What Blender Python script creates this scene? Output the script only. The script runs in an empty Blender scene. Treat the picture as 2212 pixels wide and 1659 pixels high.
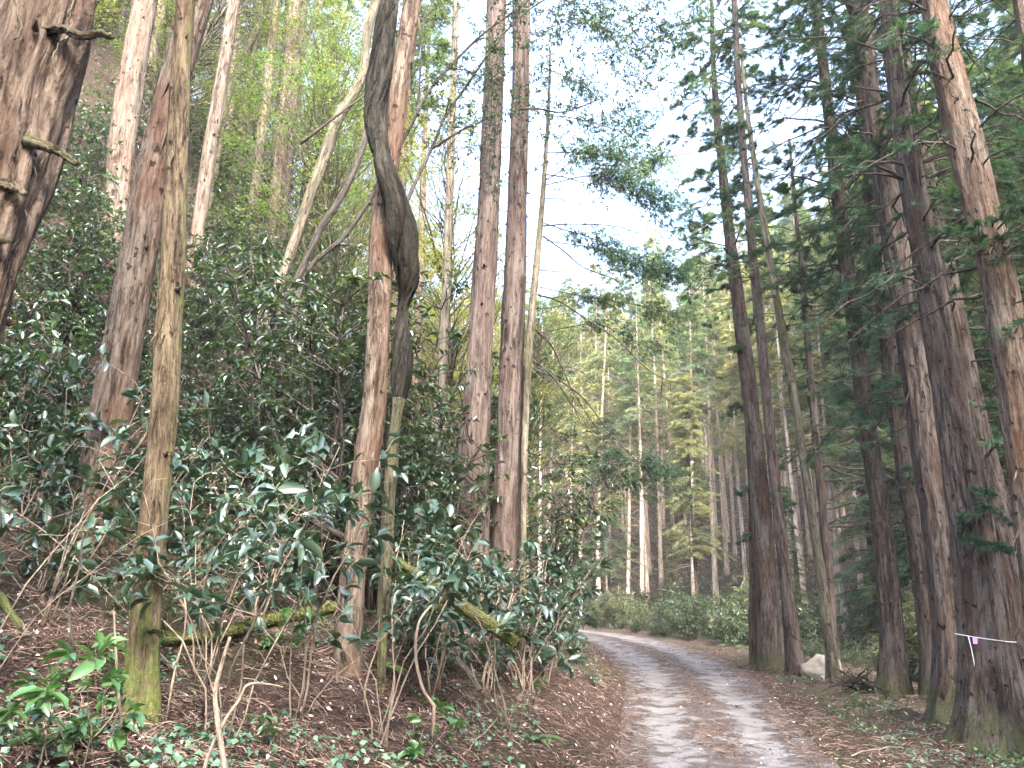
import bpy, math, random
import numpy as np
from mathutils import Matrix, Vector
rng = np.random.default_rng(7)
random.seed(7)
C = bpy.context.scene.collection
sc = bpy.context.scene

# ------------------------------------------------------------------ camera, world, sun, exposure
EYE = np.array([0.0, 0.0, 1.6])
FOC, CX, CY = 1597.0, 1106.0, 829.5          # pinhole of the phone lens, in 2212 x 1659 units
PITCH, ROLL = math.radians(17.0), math.radians(1.6)
fwd = np.array([0, math.cos(PITCH), math.sin(PITCH)])
up0 = np.array([0, -math.sin(PITCH), math.cos(PITCH)])
r0 = np.array([1.0, 0, 0])
rgt = math.cos(ROLL) * r0 + math.sin(ROLL) * up0
upv = -math.sin(ROLL) * r0 + math.cos(ROLL) * up0
cam = bpy.data.cameras.new('camera')
camo = bpy.data.objects.new('camera', cam); C.objects.link(camo)
M = Matrix(((rgt[0], upv[0], -fwd[0], EYE[0]), (rgt[1], upv[1], -fwd[1], EYE[1]), (rgt[2], upv[2], -fwd[2], EYE[2]), (0, 0, 0, 1)))
camo.matrix_world = M
cam.sensor_width = 36; cam.lens = 36 * FOC / 2212
cam.clip_start = 0.05; cam.clip_end = 2000
sc.camera = camo

SUN_AZ = (0.25, -0.97)                       # horizontal direction towards the sun
SUN_EL = math.radians(44)
w = bpy.data.worlds.new('World'); sc.world = w; w.use_nodes = True
nt = w.node_tree; bg = nt.nodes['Background']
sky = nt.nodes.new('ShaderNodeTexSky'); sky.sky_type = 'NISHITA'; sky.sun_disc = False
sky.sun_elevation = SUN_EL; sky.sun_rotation = math.atan2(SUN_AZ[0], SUN_AZ[1])
sky.air_density = 1.0; sky.dust_density = 4.0; sky.ozone_density = 1.0
nt.links.new(sky.outputs[0], bg.inputs[0]); bg.inputs[1].default_value = 0.15
sl = bpy.data.lights.new('sun', 'SUN'); sl.energy = 1.1; sl.angle = math.radians(11); sl.color = (1, .97, .94)
so = bpy.data.objects.new('sun', sl); C.objects.link(so)
sd = Vector((SUN_AZ[0] * math.cos(SUN_EL), SUN_AZ[1] * math.cos(SUN_EL), math.sin(SUN_EL)))
so.rotation_euler = sd.to_track_quat('Z', 'Y').to_euler(); so.location = (0, 0, 60)
sc.view_settings.view_transform = 'Standard'; sc.view_settings.look = 'None'
sc.view_settings.gamma = 1; sc.view_settings.use_curve_mapping = False
sc.view_settings.exposure = 3.65
sc.render.engine = 'CYCLES'
cy = sc.cycles
cy.max_bounces = 7; cy.diffuse_bounces = 4; cy.glossy_bounces = 2; cy.transmission_bounces = 4
cy.sample_clamp_indirect = 6; cy.caustics_reflective = False; cy.caustics_refractive = False
cy.use_denoising = True; cy.use_adaptive_sampling = True; cy.adaptive_threshold = 0.02
try:
    cy.denoiser = 'OPENIMAGEDENOISE'; cy.denoising_input_passes = 'RGB_ALBEDO_NORMAL'; cy.denoising_prefilter = 'ACCURATE'
except Exception: pass

def ray(px, py):
    d = fwd + (px - CX) / FOC * rgt - (py - CY) / FOC * upv
    return d
def atY(px, py, Y):                          # point seen at (px, py) standing Y metres ahead
    d = ray(px, py); return EYE + d * (Y / d[1])
def scaleY(px, py, Y):                       # metres per unit at that point
    return (Y / ray(px, py)[1]) / FOC

# ------------------------------------------------------------------ noise
def _h(a, b, c):
    a = a.astype(np.uint64); b = b.astype(np.uint64); c = c.astype(np.uint64)
    n = (a * np.uint64(73856093)) ^ (b * np.uint64(19349663)) ^ (c * np.uint64(83492791))
    n = (n ^ (n >> np.uint64(13))) * np.uint64(1274126177)
    n = n ^ (n >> np.uint64(16))
    return (n & np.uint64(0xffff)).astype(float) / 65535.0
def vnoise(p):
    p = np.asarray(p, float) + 1000.0
    i = np.floor(p).astype(np.int64); f = p - i; f = f * f * (3 - 2 * f)
    x, y, z = i[..., 0], i[..., 1], i[..., 2]; fx, fy, fz = f[..., 0], f[..., 1], f[..., 2]
    def L(a, b, t): return a + (b - a) * t
    r = L(L(L(_h(x, y, z), _h(x + 1, y, z), fx), L(_h(x, y + 1, z), _h(x + 1, y + 1, z), fx), fy),
          L(L(_h(x, y, z + 1), _h(x + 1, y, z + 1), fx), L(_h(x, y + 1, z + 1), _h(x + 1, y + 1, z + 1), fx), fy), fz)
    return r * 2 - 1
def fbm(p, o=4):
    s = 0; a = 1; p = np.asarray(p, float)
    for k in range(o):
        s = s + a * vnoise(p * 2 ** k + 17.3 * k); a *= .5
    return s
def nrm(v): return v / np.maximum(np.linalg.norm(v, axis=-1, keepdims=True), 1e-9)
def U(a, b, n=None): return rng.uniform(a, b, n)

# ------------------------------------------------------------------ road centre line and terrain height
ROAD = np.array([(-1.6, -14), (-0.2, -4), (1.05, 2), (2.40, 8.5), (3.05, 12), (3.95, 16.5), (4.55, 21), (4.85, 25.5), (4.85, 30), (4.3, 35), (3.0, 39.5), (.6, 44), (-4, 48), (-10, 51), (-18, 54), (-30, 57), (-60, 61)], float)
def spline(P, n=12):
    P = np.asarray(P, float); Q = np.vstack([2 * P[0] - P[1], P, 2 * P[-1] - P[-2]]); out = []
    for i in range(1, len(Q) - 2):
        t = np.linspace(0, 1, n, endpoint=False)[:, None]
        a, b, c, d = Q[i - 1], Q[i], Q[i + 1], Q[i + 2]
        out.append(.5 * ((2 * b) + (-a + c) * t + (2 * a - 5 * b + 4 * c - d) * t ** 2 + (-a + 3 * b - 3 * c + d) * t ** 3))
    out.append(P[-1:]); return np.vstack(out)
RC = spline(ROAD, 5)
def road_z(y): return np.where(y > 8, .022 * (y - 8), 0)
RH = 1.25
def halfw(y): return np.interp(y, [10, 16, 24, 36, 44], [1.22, 1.4, 1.9, 1.9, 1.5])
def road_dist(x, y):
    x = np.asarray(x, float); y = np.asarray(y, float)
    best = np.full(x.shape, 1e9); side = np.zeros(x.shape); ny = np.zeros(x.shape)
    for a, b in zip(RC[:-1], RC[1:]):
        d = b - a; L2 = d @ d
        t = np.clip(((x - a[0]) * d[0] + (y - a[1]) * d[1]) / L2, 0, 1)
        qx = a[0] + t * d[0]; qy = a[1] + t * d[1]
        dd = np.hypot(x - qx, y - qy); cr = d[0] * (y - a[1]) - d[1] * (x - a[0])
        m = dd < best
        best = np.where(m, dd, best); side = np.where(m, np.sign(cr), side); ny = np.where(m, qy, ny)
    return best, side, ny
LX = [0, .5, 1.5, 2.5, 4, 6, 8, 10, 14, 20, 30, 40, 60, 90]; LZ = [0, .22, .62, 1.0, 1.5, 2.6, 4.2, 5.9, 9.4, 13.5, 18.5, 22, 27, 32]
OX = [0, 1.5, 4.2, 6.2, 8.2, 10.5, 13.5, 21, 40, 80, 130, 200]; OZ = [0, .05, -.1, -1.5, -1.8, -1.0, 1.2, 5.5, 17, 45, 74, 92]
def smooth(v, xs, ys):
    return (np.interp(v - .35, xs, ys) + np.interp(v, xs, ys) + np.interp(v + .35, xs, ys)) / 3
def H(x, y, rough=True):
    x = np.asarray(x, float); y = np.asarray(y, float)
    d, side, ny = road_dist(x, y)
    s = np.maximum(d - halfw(ny), 0)
    fl = np.clip(1 + .075 * (y - 8), .75, 1.85)
    zl = smooth(s, LX, LZ) * fl * (s > 0)
    zo = smooth(s, OX, OZ)
    ahead = np.clip((y - 30) / 12, 0, 1)
    zo = np.where((zo < 0), zo * (1 - ahead * .8), zo)
    z = road_z(ny) * np.exp(-s / 40) + np.where(side > 0, zl, zo)
    z = np.where(s <= 0, road_z(ny) - .05, z)
    if rough:
        k = np.clip(s / 1.5, 0, 1)
        p = np.stack([x, y, np.zeros_like(x)], -1)
        z = z + k * (.10 * fbm(p * 1.3, 4) + .05 * fbm(p * 6, 2)) + np.clip((s - 4) / 20, 0, 1) * 1.2 * fbm(p * .09, 3)
        # hollow under the uprooted bank
        z = z - .95 * np.exp(-(((x + 1.0) / .42) ** 2 + ((y - 8.35) / .42) ** 2) ** 1.5)
    return z
def H1(x, y): return float(H(np.array([x]), np.array([y]))[0])
def hit(px, py, tmax=90, t0=1.5):            # where that line of sight meets the ground
    d = ray(px, py); t = np.arange(t0, tmax, .04); P = EYE + d * t[:, None]
    m = P[:, 2] < H(P[:, 0], P[:, 1])
    i = int(np.argmax(m)) if m.any() else len(t) - 1
    return P[i]

# ------------------------------------------------------------------ mesh builder
class MB:
    def __init__(s): s.V = []; s.Q = []; s.T = []; s.R = []; s.B = []; s.n = 0
    def add(s, V, q=None, t=None, rnd=None, bark=None):
        V = np.asarray(V, float).reshape(-1, 3)
        if q is not None: s.Q.append(np.asarray(q).reshape(-1, 4) + s.n)
        if t is not None: s.T.append(np.asarray(t).reshape(-1, 3) + s.n)
        s.V.append(V); s.R.append(np.full(len(V), rng.random()) if rnd is None else np.asarray(rnd, float).reshape(-1))
        s.B.append(V.copy() if bark is None else bark.reshape(-1, 3)); s.n += len(V)
        return s
    def mesh(s, name, mat, org=(0, 0, 0), smooth=True):
        me = bpy.data.meshes.new(name)
        V = np.vstack(s.V) - np.asarray(org); Q = np.vstack(s.Q) if s.Q else np.zeros((0, 4), int); T = np.vstack(s.T) if s.T else np.zeros((0, 3), int)
        me.vertices.add(len(V)); me.vertices.foreach_set('co', V.astype(np.float32).ravel())
        li = np.concatenate([Q.ravel(), T.ravel()]).astype(np.int32)
        me.loops.add(len(li)); me.loops.foreach_set('vertex_index', li)
        nq, ntr = len(Q), len(T); me.polygons.add(nq + ntr)
        ls = np.concatenate([np.arange(nq) * 4, nq * 4 + np.arange(ntr) * 3]).astype(np.int32)
        me.polygons.foreach_set('loop_start', ls)
        me.polygons.foreach_set('use_smooth', np.full(nq + ntr, smooth))
        a = me.attributes.new('rnd', 'FLOAT', 'POINT'); a.data.foreach_set('value', np.concatenate(s.R).astype(np.float32))
        a = me.attributes.new('bark', 'FLOAT_VECTOR', 'POINT'); a.data.foreach_set('vector', np.vstack(s.B).astype(np.float32).ravel())
        me.materials.append(mat); me.update(calc_edges=True); me.validate()
        return me
    def obj(s, name, mat, parent=None, loc=None, smooth=True):
        org = np.array(parent.location) if parent is not None else np.zeros(3) if loc is None else np.asarray(loc, float)
        o = bpy.data.objects.new(name, s.mesh(name, mat, org, smooth)); C.objects.link(o)
        if parent is not None: o.parent = parent
        elif loc is not None: o.location = loc
        return o
def tag(o, label=None, cat=None, group=None, kind=None):
    if label: o['label'] = label
    if cat: o['category'] = cat
    if group: o['group'] = group
    if kind: o['kind'] = kind
    return o
def empty(name, loc, label=None, cat=None, group=None):
    o = bpy.data.objects.new(name, None); C.objects.link(o); o.location = loc; o.empty_display_size = .2
    return tag(o, label, cat, group)
def copy_tree(o, parent=None):
    c = o.copy(); C.objects.link(c)
    if parent is not None: c.parent = parent
    for ch in list(o.children): copy_tree(ch, c)
    return c

def frames(P):
    P = np.asarray(P, float); T = nrm(np.gradient(P, axis=0)); m = np.abs(nrm(P[-1] - P[0]))
    ref = np.eye(3)[int(np.argmin(m))]
    A = nrm(np.cross(T, ref)); B = np.cross(T, A); return T, A, B
def tube(mb, P, r, seg=8, rnd=None, disp=None, cap=True, voff=0.0, flat=1.0):
    P = np.asarray(P, float); r = np.broadcast_to(np.asarray(r, float), (len(P),)); n = len(P)
    T, A, B = frames(P); th = np.linspace(0, 2 * math.pi, seg, endpoint=False)
    ln = np.concatenate([[0], np.cumsum(np.linalg.norm(np.diff(P, axis=0), axis=1))]) + voff
    R = r[:, None] * np.ones((1, seg))
    if disp is not None: R = R + disp(th[None, :] * np.ones((n, 1)), ln[:, None] * np.ones((1, seg)), r[:, None])
    V = P[:, None] + R[..., None] * (np.cos(th)[None, :, None] * A[:, None] + flat * np.sin(th)[None, :, None] * B[:, None])
    bk = np.stack([np.cos(th)[None] * r[:, None], np.sin(th)[None] * r[:, None], ln[:, None] * np.ones((1, seg))], -1)
    i = np.arange(n - 1)[:, None] * seg; j = np.arange(seg)[None]; j2 = (j + 1) % seg
    q = np.stack([i + j, i + j2, i + seg + j2, i + seg + j], -1).reshape(-1, 4)
    V = V.reshape(-1, 3); bk = bk.reshape(-1, 3); t = None
    if cap:
        V = np.vstack([V, P[:1], P[-1:]]); bk = np.vstack([bk, [[0, 0, ln[0]]], [[0, 0, ln[-1]]]])
        a = n * seg; jj = np.arange(seg); k2 = (jj + 1) % seg
        t = np.vstack([np.stack([np.full(seg, a), k2, jj], -1), np.stack([np.full(seg, a + 1), (n - 1) * seg + jj, (n - 1) * seg + k2], -1)])
    mb.add(V, q, t, rnd=np.full(len(V), rng.random() if rnd is None else rnd), bark=bk)
def tubes(mb, P, r, seg=3, rnd=None):        # many thin tubes at once: P (m,n,3), r (m,n)
    m, n, _ = P.shape
    if m == 0: return
    T = nrm(np.gradient(P, axis=1)); ref = nrm(rng.normal(size=(m, 1, 3)))
    A = nrm(np.cross(T, ref)); B = np.cross(T, A); th = np.linspace(0, 2 * math.pi, seg, endpoint=False)
    V = P[:, :, None] + r[:, :, None, None] * (np.cos(th)[:, None] * A[:, :, None] + np.sin(th)[:, None] * B[:, :, None])
    b = np.arange(m)[:, None, None] * n * seg; i = np.arange(n - 1)[None, :, None] * seg; j = np.arange(seg)[None, None]; j2 = (j + 1) % seg
    q = np.stack([b + i + j, b + i + j2, b + i + seg + j2, b + i + seg + j], -1).reshape(-1, 4)
    rr = rng.random(m) if rnd is None else rnd
    mb.add(V.reshape(-1, 3), q, rnd=np.repeat(rr, n * seg))
def basis(D, N):
    D = nrm(D); S = nrm(np.cross(D, N)); N2 = np.cross(S, D); return D, S, N2
def leaves(mb, P, D, N, L, W=.42, det=0, rnd=None, curl=.18, fold=.12):
    m = len(P)
    if m == 0: return
    L = np.broadcast_to(np.asarray(L, float), (m,)); D, S, N2 = basis(D, N)
    if det == 2:
        tp = np.array([(0, 0, 0), (.3, .5, fold), (.32, 0, 0), (.3, -.5, fold), (.68, .42, fold * .6), (.68, 0, -curl * .3), (.68, -.42, fold * .6), (1, 0, -curl)])
        q = np.array([(1, 4, 5, 2), (2, 5, 6, 3)]); t = np.array([(0, 1, 2), (0, 2, 3), (4, 7, 5), (5, 7, 6)])
    elif det == 1:
        tp = np.array([(0, 0, 0), (.42, .5, fold), (1, 0, -curl), (.42, -.5, fold)]); q = None; t = np.array([(0, 1, 2), (0, 2, 3)])
    else:
        tp = np.array([(0, 0, 0), (.45, .5, 0), (1, 0, 0), (.45, -.5, 0)]); q = np.array([(0, 1, 2, 3)]); t = None
    k = len(tp)
    V = P[:, None] + L[:, None, None] * (tp[None, :, 0:1] * D[:, None] + W * tp[None, :, 1:2] * S[:, None] + tp[None, :, 2:3] * N2[:, None])
    off = (np.arange(m) * k)[:, None, None]
    rr = rng.random(m) if rnd is None else rnd
    mb.add(V.reshape(-1, 3), None if q is None else (q[None] + off), None if t is None else (t[None] + off), rnd=np.repeat(rr, k))
def sprays(mb, P, D, L, k=6, width=.1, spread=.9, droop=.35, rnd=None):
    """conifer sprays: fans of k narrow blades at P pointing about D"""
    m = len(P)
    D = nrm(D); Pn = np.repeat(P, k, 0); Dn = np.repeat(D, k, 0)
    Ln = np.repeat(np.broadcast_to(L, (m,)), k) * U(.55, 1.1, m * k)
    J = rng.normal(size=(m * k, 3)) * spread * .55; J[:, 2] *= .5
    Dd = nrm(Dn + J); Dd[:, 2] -= droop * U(.2, 1.2, m * k); Dd = nrm(Dd)
    Pn = Pn + Dn * (U(-.35, .25, m * k) * Ln)[:, None]
    N = nrm(rng.normal(size=(m * k, 3)) * .6 + np.array([0, 0, 1.0]))
    rr = np.repeat(rng.random(m) if rnd is None else rnd, k) * .8 + rng.random(m * k) * .2
    leaves(mb, Pn, Dd, N, Ln, W=width, det=0, rnd=rr)

# ------------------------------------------------------------------ materials
def mat(name):
    m = bpy.data.materials.new(name); m.use_nodes = True; nt = m.node_tree
    for n in list(nt.nodes):
        if n.type != 'OUTPUT_MATERIAL': nt.nodes.remove(n)
    return m, nt, nt.nodes['Material Output']
def N_(nt, t, **kw):
    n = nt.nodes.new(t)
    for k, v in kw.items(): setattr(n, k, v)
    return n
def noise(nt, vec, scale, detail=4, rough=.6, dist=0):
    n = N_(nt, 'ShaderNodeTexNoise'); n.inputs['Scale'].default_value = scale; n.inputs['Detail'].default_value = detail
    n.inputs['Roughness'].default_value = rough; n.inputs['Distortion'].default_value = dist
    if vec is not None: nt.links.new(vec, n.inputs['Vector'])
    return n.outputs['Fac']
def ramp(nt, fac, stops):
    r = N_(nt, 'ShaderNodeValToRGB'); e = r.color_ramp.elements
    while len(e) < len(stops): e.new(.5)
    for el, (p, c) in zip(e, stops): el.position = p; el.color = (*c, 1) if len(c) == 3 else c
    nt.links.new(fac, r.inputs[0]); return r.outputs[0]
def mixc(nt, f, a, b, mode='MIX'):
    m = N_(nt, 'ShaderNodeMix', data_type='RGBA', blend_type=mode)
    for s, v in ((m.inputs[0], f), (m.inputs[6], a), (m.inputs[7], b)):
        if isinstance(v, (int, float)): s.default_value = v
        elif isinstance(v, tuple): s.default_value = (*v, 1)
        else: nt.links.new(v, s)
    return m.outputs[2]
def math_(nt, op, a, b=None, c=None, clamp=False):
    m = N_(nt, 'ShaderNodeMath', operation=op); m.use_clamp = clamp
    for i, v in enumerate((a, b, c)):
        if v is None: continue
        if isinstance(v, (int, float)): m.inputs[i].default_value = v
        else: nt.links.new(v, m.inputs[i])
    return m.outputs[0]
def vmul(nt, vec, s):
    m = N_(nt, 'ShaderNodeVectorMath', operation='MULTIPLY'); nt.links.new(vec, m.inputs[0]); m.inputs[1].default_value = s; return m.outputs[0]
def vadd(nt, a, b):
    m = N_(nt, 'ShaderNodeVectorMath', operation='ADD'); nt.links.new(a, m.inputs[0]); nt.links.new(b, m.inputs[1]); return m.outputs[0]
def attr(nt, name, out='Fac'): return N_(nt, 'ShaderNodeAttribute', attribute_name=name).outputs[out]
def bump(nt, h, strength=.5, dist=.02):
    b = N_(nt, 'ShaderNodeBump'); b.inputs['Strength'].default_value = strength; b.inputs['Distance'].default_value = dist
    nt.links.new(h, b.inputs['Height']); return b.outputs[0]
def principled(nt, out, col, rough=.9, normal=None, spec=.3):
    p = N_(nt, 'ShaderNodeBsdfPrincipled')
    if isinstance(col, tuple): p.inputs['Base Color'].default_value = (*col, 1)
    else: nt.links.new(col, p.inputs['Base Color'])
    if isinstance(rough, (int, float)): p.inputs['Roughness'].default_value = rough
    else: nt.links.new(rough, p.inputs['Roughness'])
    p.inputs['Specular IOR Level'].default_value = spec
    if normal is not None: nt.links.new(normal, p.inputs['Normal'])
    if out is not None: nt.links.new(p.outputs[0], out.inputs[0])
    return p

def bark_mat(name, dark, mid, light, patch, patch_amt=.5, moss=0.0, moss_h=1.0, freq=1.0, mosscol=(.10, .12, .025), side=0.0):
    """moss: 0..1 overall; moss_h: metres above the foot where the moss ends"""
    m, nt, out = mat(name)
    v = attr(nt, 'bark', 'Vector')
    oi = N_(nt, 'ShaderNodeObjectInfo')
    cmb = N_(nt, 'ShaderNodeCombineXYZ')
    for i in range(3): nt.links.new(math_(nt, 'MULTIPLY', oi.outputs['Random'], 37.0), cmb.inputs[i])
    v2 = vadd(nt, v, cmb.outputs[0])
    n1 = noise(nt, vmul(nt, v2, (46 * freq, 46 * freq, 6 * freq)), 1, 6, .75, .6)      # fibres
    n2 = noise(nt, vmul(nt, v2, (14 * freq, 14 * freq, 1.9 * freq)), 1, 5, .7, .6)         # ridges
    n3 = noise(nt, vmul(nt, v2, (2.2, 2.2, .8)), 1, 3, .5)                        # patches
    n4 = noise(nt, vmul(nt, v2, (60, 60, 30)), 1, 2, .5)
    c = ramp(nt, math_(nt, 'ADD', math_(nt, 'MULTIPLY', n1, .55), math_(nt, 'MULTIPLY', n2, .5)), [(.42, dark), (.505, mid), (.60, light)])
    c = mixc(nt, math_(nt, 'MULTIPLY', ramp(nt, n3, [(.46, (0, 0, 0)), (.62, (1, 1, 1))]), patch_amt), c, mixc(nt, n1, tuple(.55 * x for x in patch), tuple(1.35 * x for x in patch)))
    n7 = noise(nt, vmul(nt, v2, (11, 11, 8)), 1, 2, .5)
    c = mixc(nt, ramp(nt, n7, [(.64, (0, 0, 0)), (.70, (.85, .85, .85))]), c, tuple(.35 * x for x in dark))
    if moss > 0:
        sp = N_(nt, 'ShaderNodeSeparateXYZ'); tc = N_(nt, 'ShaderNodeTexCoord'); nt.links.new(tc.outputs['Object'], sp.inputs[0])
        hh = math_(nt, 'DIVIDE', sp.outputs['Z'], moss_h)
        f = math_(nt, 'SUBTRACT', 1.0, hh, clamp=True)
        if side:
            gn = N_(nt, 'ShaderNodeNewGeometry'); s2 = N_(nt, 'ShaderNodeSeparateXYZ'); nt.links.new(gn.outputs['Normal'], s2.inputs[0])
            f = math_(nt, 'MAXIMUM', f, math_(nt, 'MULTIPLY', s2.outputs['X'], side))
        n5 = noise(nt, vmul(nt, v2, (1, 1, .55)), 9, 6, .8)
        f = math_(nt, 'MULTIPLY', math_(nt, 'SUBTRACT', math_(nt, 'ADD', math_(nt, 'MULTIPLY', f, 1.15 * moss), math_(nt, 'MULTIPLY', n5, 2.6)), 1.95), 3.0, clamp=True)
        c = mixc(nt, f, c, mixc(nt, n4, tuple(.45 * x for x in mosscol), tuple(2.0 * x for x in mosscol)))
    hgt = math_(nt, 'ADD', math_(nt, 'MULTIPLY', n1, .5), math_(nt, 'ADD', n2, math_(nt, 'MULTIPLY', n4, .25)))
    principled(nt, out, c, .92, bump(nt, hgt, 1.0, .05), .15)
    return m

def leaf_mat(name, c1, c2, c3, rough=.4, trans=.3, spec=.5, tcol=None, bumpy=0.0):
    m, nt, out = mat(name)
    rn = attr(nt, 'rnd'); oi = N_(nt, 'ShaderNodeObjectInfo')
    x = math_(nt, 'FRACT', math_(nt, 'ADD', rn, math_(nt, 'MULTIPLY', oi.outputs['Random'], .0)))
    c = ramp(nt, x, [(0, c1), (.5, c2), (.93, c3), (1, tuple(min(1, 1.25 * k) for k in c3))])
    hs = N_(nt, 'ShaderNodeHueSaturation'); nt.links.new(c, hs.inputs['Color'])
    nt.links.new(math_(nt, 'ADD', .485, math_(nt, 'MULTIPLY', oi.outputs['Random'], .03)), hs.inputs['Hue'])
    nt.links.new(math_(nt, 'ADD', .8, math_(nt, 'MULTIPLY', oi.outputs['Random'], .4)), hs.inputs['Value'])
    c = hs.outputs[0]
    p = principled(nt, None, c, rough, None, spec)
    t = N_(nt, 'ShaderNodeBsdfTranslucent')
    nt.links.new(mixc(nt, 1.0, c, tcol or (1.7, 1.9, .6), 'MULTIPLY'), t.inputs[0])
    mx = N_(nt, 'ShaderNodeMixShader'); mx.inputs[0].default_value = trans
    nt.links.new(p.outputs[0], mx.inputs[1]); nt.links.new(t.outputs[0], mx.inputs[2]); nt.links.new(mx.outputs[0], out.inputs[0])
    return m

B_PINK = bark_mat('bark_pinkish', (.022, .016, .012), (.102, .078, .059), (.197, .162, .131), (.134, .078, .052), .4, moss=.25, moss_h=.8, freq=.5)
B_RED = bark_mat('bark_red', (.016, .011, .009), (.092, .067, .048), (.192, .157, .125), (.124, .063, .038), .55, moss=.5, moss_h=.9, freq=.8)
B_REDBIG = bark_mat('bark_red_furrowed', (.012, .008, .006), (.069, .049, .036), (.158, .121, .093), (.089, .054, .037), .5, moss=.45, moss_h=.9, freq=.7)
B_MOSSY = bark_mat('bark_mossy', (.015, .010, .007), (.080, .059, .038), (.174, .137, .087), (.116, .069, .042), .35, moss=.9, moss_h=2.6, side=.7, mosscol=(.085, .095, .03))
B_GREY = bark_mat('bark_greybrown', (.014, .011, .009), (.061, .046, .040), (.133, .109, .095), (.077, .048, .036), .35, moss=.35, moss_h=.8, freq=.5)
B_CEDAR = bark_mat('bark_cedar', (.009, .007, .005), (.046, .035, .029), (.110, .093, .082), (.062, .038, .026), .5, moss=.9, moss_h=1.6, freq=.5, mosscol=(.042, .046, .020))
B_PALE = bark_mat('bark_pale', (.037, .030, .020), (.129, .112, .083), (.220, .198, .156), (.143, .106, .074), .3, moss=.2, moss_h=1.0, freq=.5)
B_VINE = bark_mat('bark_vine', (.003, .003, .002), (.014, .013, .010), (.048, .042, .031), (.021, .018, .012), .5, moss=0, freq=.5)
B_VMOSS = bark_mat('bark_vine_mossy', (.018, .015, .009), (.060, .054, .033), (.132, .120, .078), (.060, .066, .027), .5, moss=.7, moss_h=1.8, mosscol=(.12, .13, .045))
B_DARK = bark_mat('bark_dark', (.012, .01, .009), (.045, .038, .032), (.11, .095, .08), (.05, .045, .035), .4, moss=0)
B_OLIVE = bark_mat('bark_olive', (.025, .021, .014), (.094, .079, .058), (.188, .167, .123), (.087, .087, .043), .5, moss=0, freq=.6)
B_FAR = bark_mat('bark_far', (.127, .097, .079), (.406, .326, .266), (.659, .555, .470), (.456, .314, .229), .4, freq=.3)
B_LOG = bark_mat('bark_log', (.02, .015, .01), (.07, .055, .035), (.14, .115, .08), (.08, .085, .03), .7, moss=.8, moss_h=6.0, mosscol=(.085, .095, .028))
B_TWIG = bark_mat('bark_twig', (.10, .075, .055), (.26, .205, .155), (.42, .35, .28), (.3, .21, .15), .4)
B_DTWIG = bark_mat('bark_dark_twig', (.02, .016, .014), (.06, .05, .042), (.12, .10, .085), (.07, .055, .045), .4)
B_YMOSS = bark_mat('bark_yellow_moss', (.042, .042, .014), (.154, .154, .049), (.280, .266, .112), (.210, .210, .056), .6)
L_BIG = leaf_mat('leaf_big_glossy', (.016, .040, .026), (.034, .070, .044), (.075, .12, .075), .33, .14, 1.0)
L_LIGHT = leaf_mat('leaf_light_glossy', (.032, .078, .026), (.055, .110, .039), (.079, .143, .052), .35, .25, .6)
L_SHRUB = leaf_mat('leaf_shrub', (.016, .036, .02), (.034, .062, .034), (.085, .12, .055), .30, .22, .8)
L_YEL = leaf_mat('leaf_yellowgreen', (.122, .157, .036), (.217, .242, .061), (.366, .327, .109), .5, .55, .4, (1.5, 1.5, .6))
L_MID = leaf_mat('leaf_midgreen', (.055, .085, .03), (.09, .125, .045), (.16, .18, .07), .45, .4, .45)
L_CON = leaf_mat('needles_dark', (.020, .049, .035), (.038, .081, .052), (.072, .123, .065), .6, .22, .3)
L_CONM = leaf_mat('needles_mid', (.057, .094, .058), (.097, .143, .081), (.195, .212, .130), .6, .3, .3)
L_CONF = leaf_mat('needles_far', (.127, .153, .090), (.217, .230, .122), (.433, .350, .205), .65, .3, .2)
L_DULL = leaf_mat('leaf_dull', (.036, .060, .036), (.066, .096, .054), (.132, .156, .090), .38, .25, .6)
L_SKY = leaf_mat('leaf_canopy', (.015, .03, .025), (.03, .05, .035), (.055, .08, .04), .45, .3, .5)
L_SASA = leaf_mat('leaf_bamboo_grass', (.066, .087, .055), (.121, .143, .082), (.262, .240, .164), .4, .3, .5)
L_FERN = leaf_mat('leaf_fern', (.04, .09, .035), (.075, .14, .05), (.12, .19, .07), .5, .35, .4)

# ground: needle litter over dark soil
def ground_mat():
    m, nt, out = mat('forest_floor'); tc = N_(nt, 'ShaderNodeTexCoord'); v = tc.outputs['Object']
    a = noise(nt, v, 26, 6, .75, 1.5); b = noise(nt, v, 3.1, 5, .65); d = noise(nt, v, 90, 3, .7, .6); e = noise(nt, v, .35, 3, .5)
    c = ramp(nt, math_(nt, 'ADD', math_(nt, 'MULTIPLY', a, .6), math_(nt, 'MULTIPLY', d, .4)), [(.33, (.010, .007, .006)), (.45, (.045, .030, .024)), (.54, (.105, .073, .060)), (.66, (.27, .21, .18))])
    c = mixc(nt, ramp(nt, b, [(.52, (0, 0, 0)), (.7, (.8, .8, .8))]), c, mixc(nt, a, (.02, .016, .008), (.10, .095, .05)))
    c = mixc(nt, ramp(nt, e, [(.5, (0, 0, 0)), (.68, (.55, .55, .55))]), c, mixc(nt, d, (.02, .035, .012), (.09, .11, .04)))
    principled(nt, out, c, .95, bump(nt, math_(nt, 'ADD', a, math_(nt, 'MULTIPLY', d, .5)), 1.0, .05), .1); return m
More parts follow.
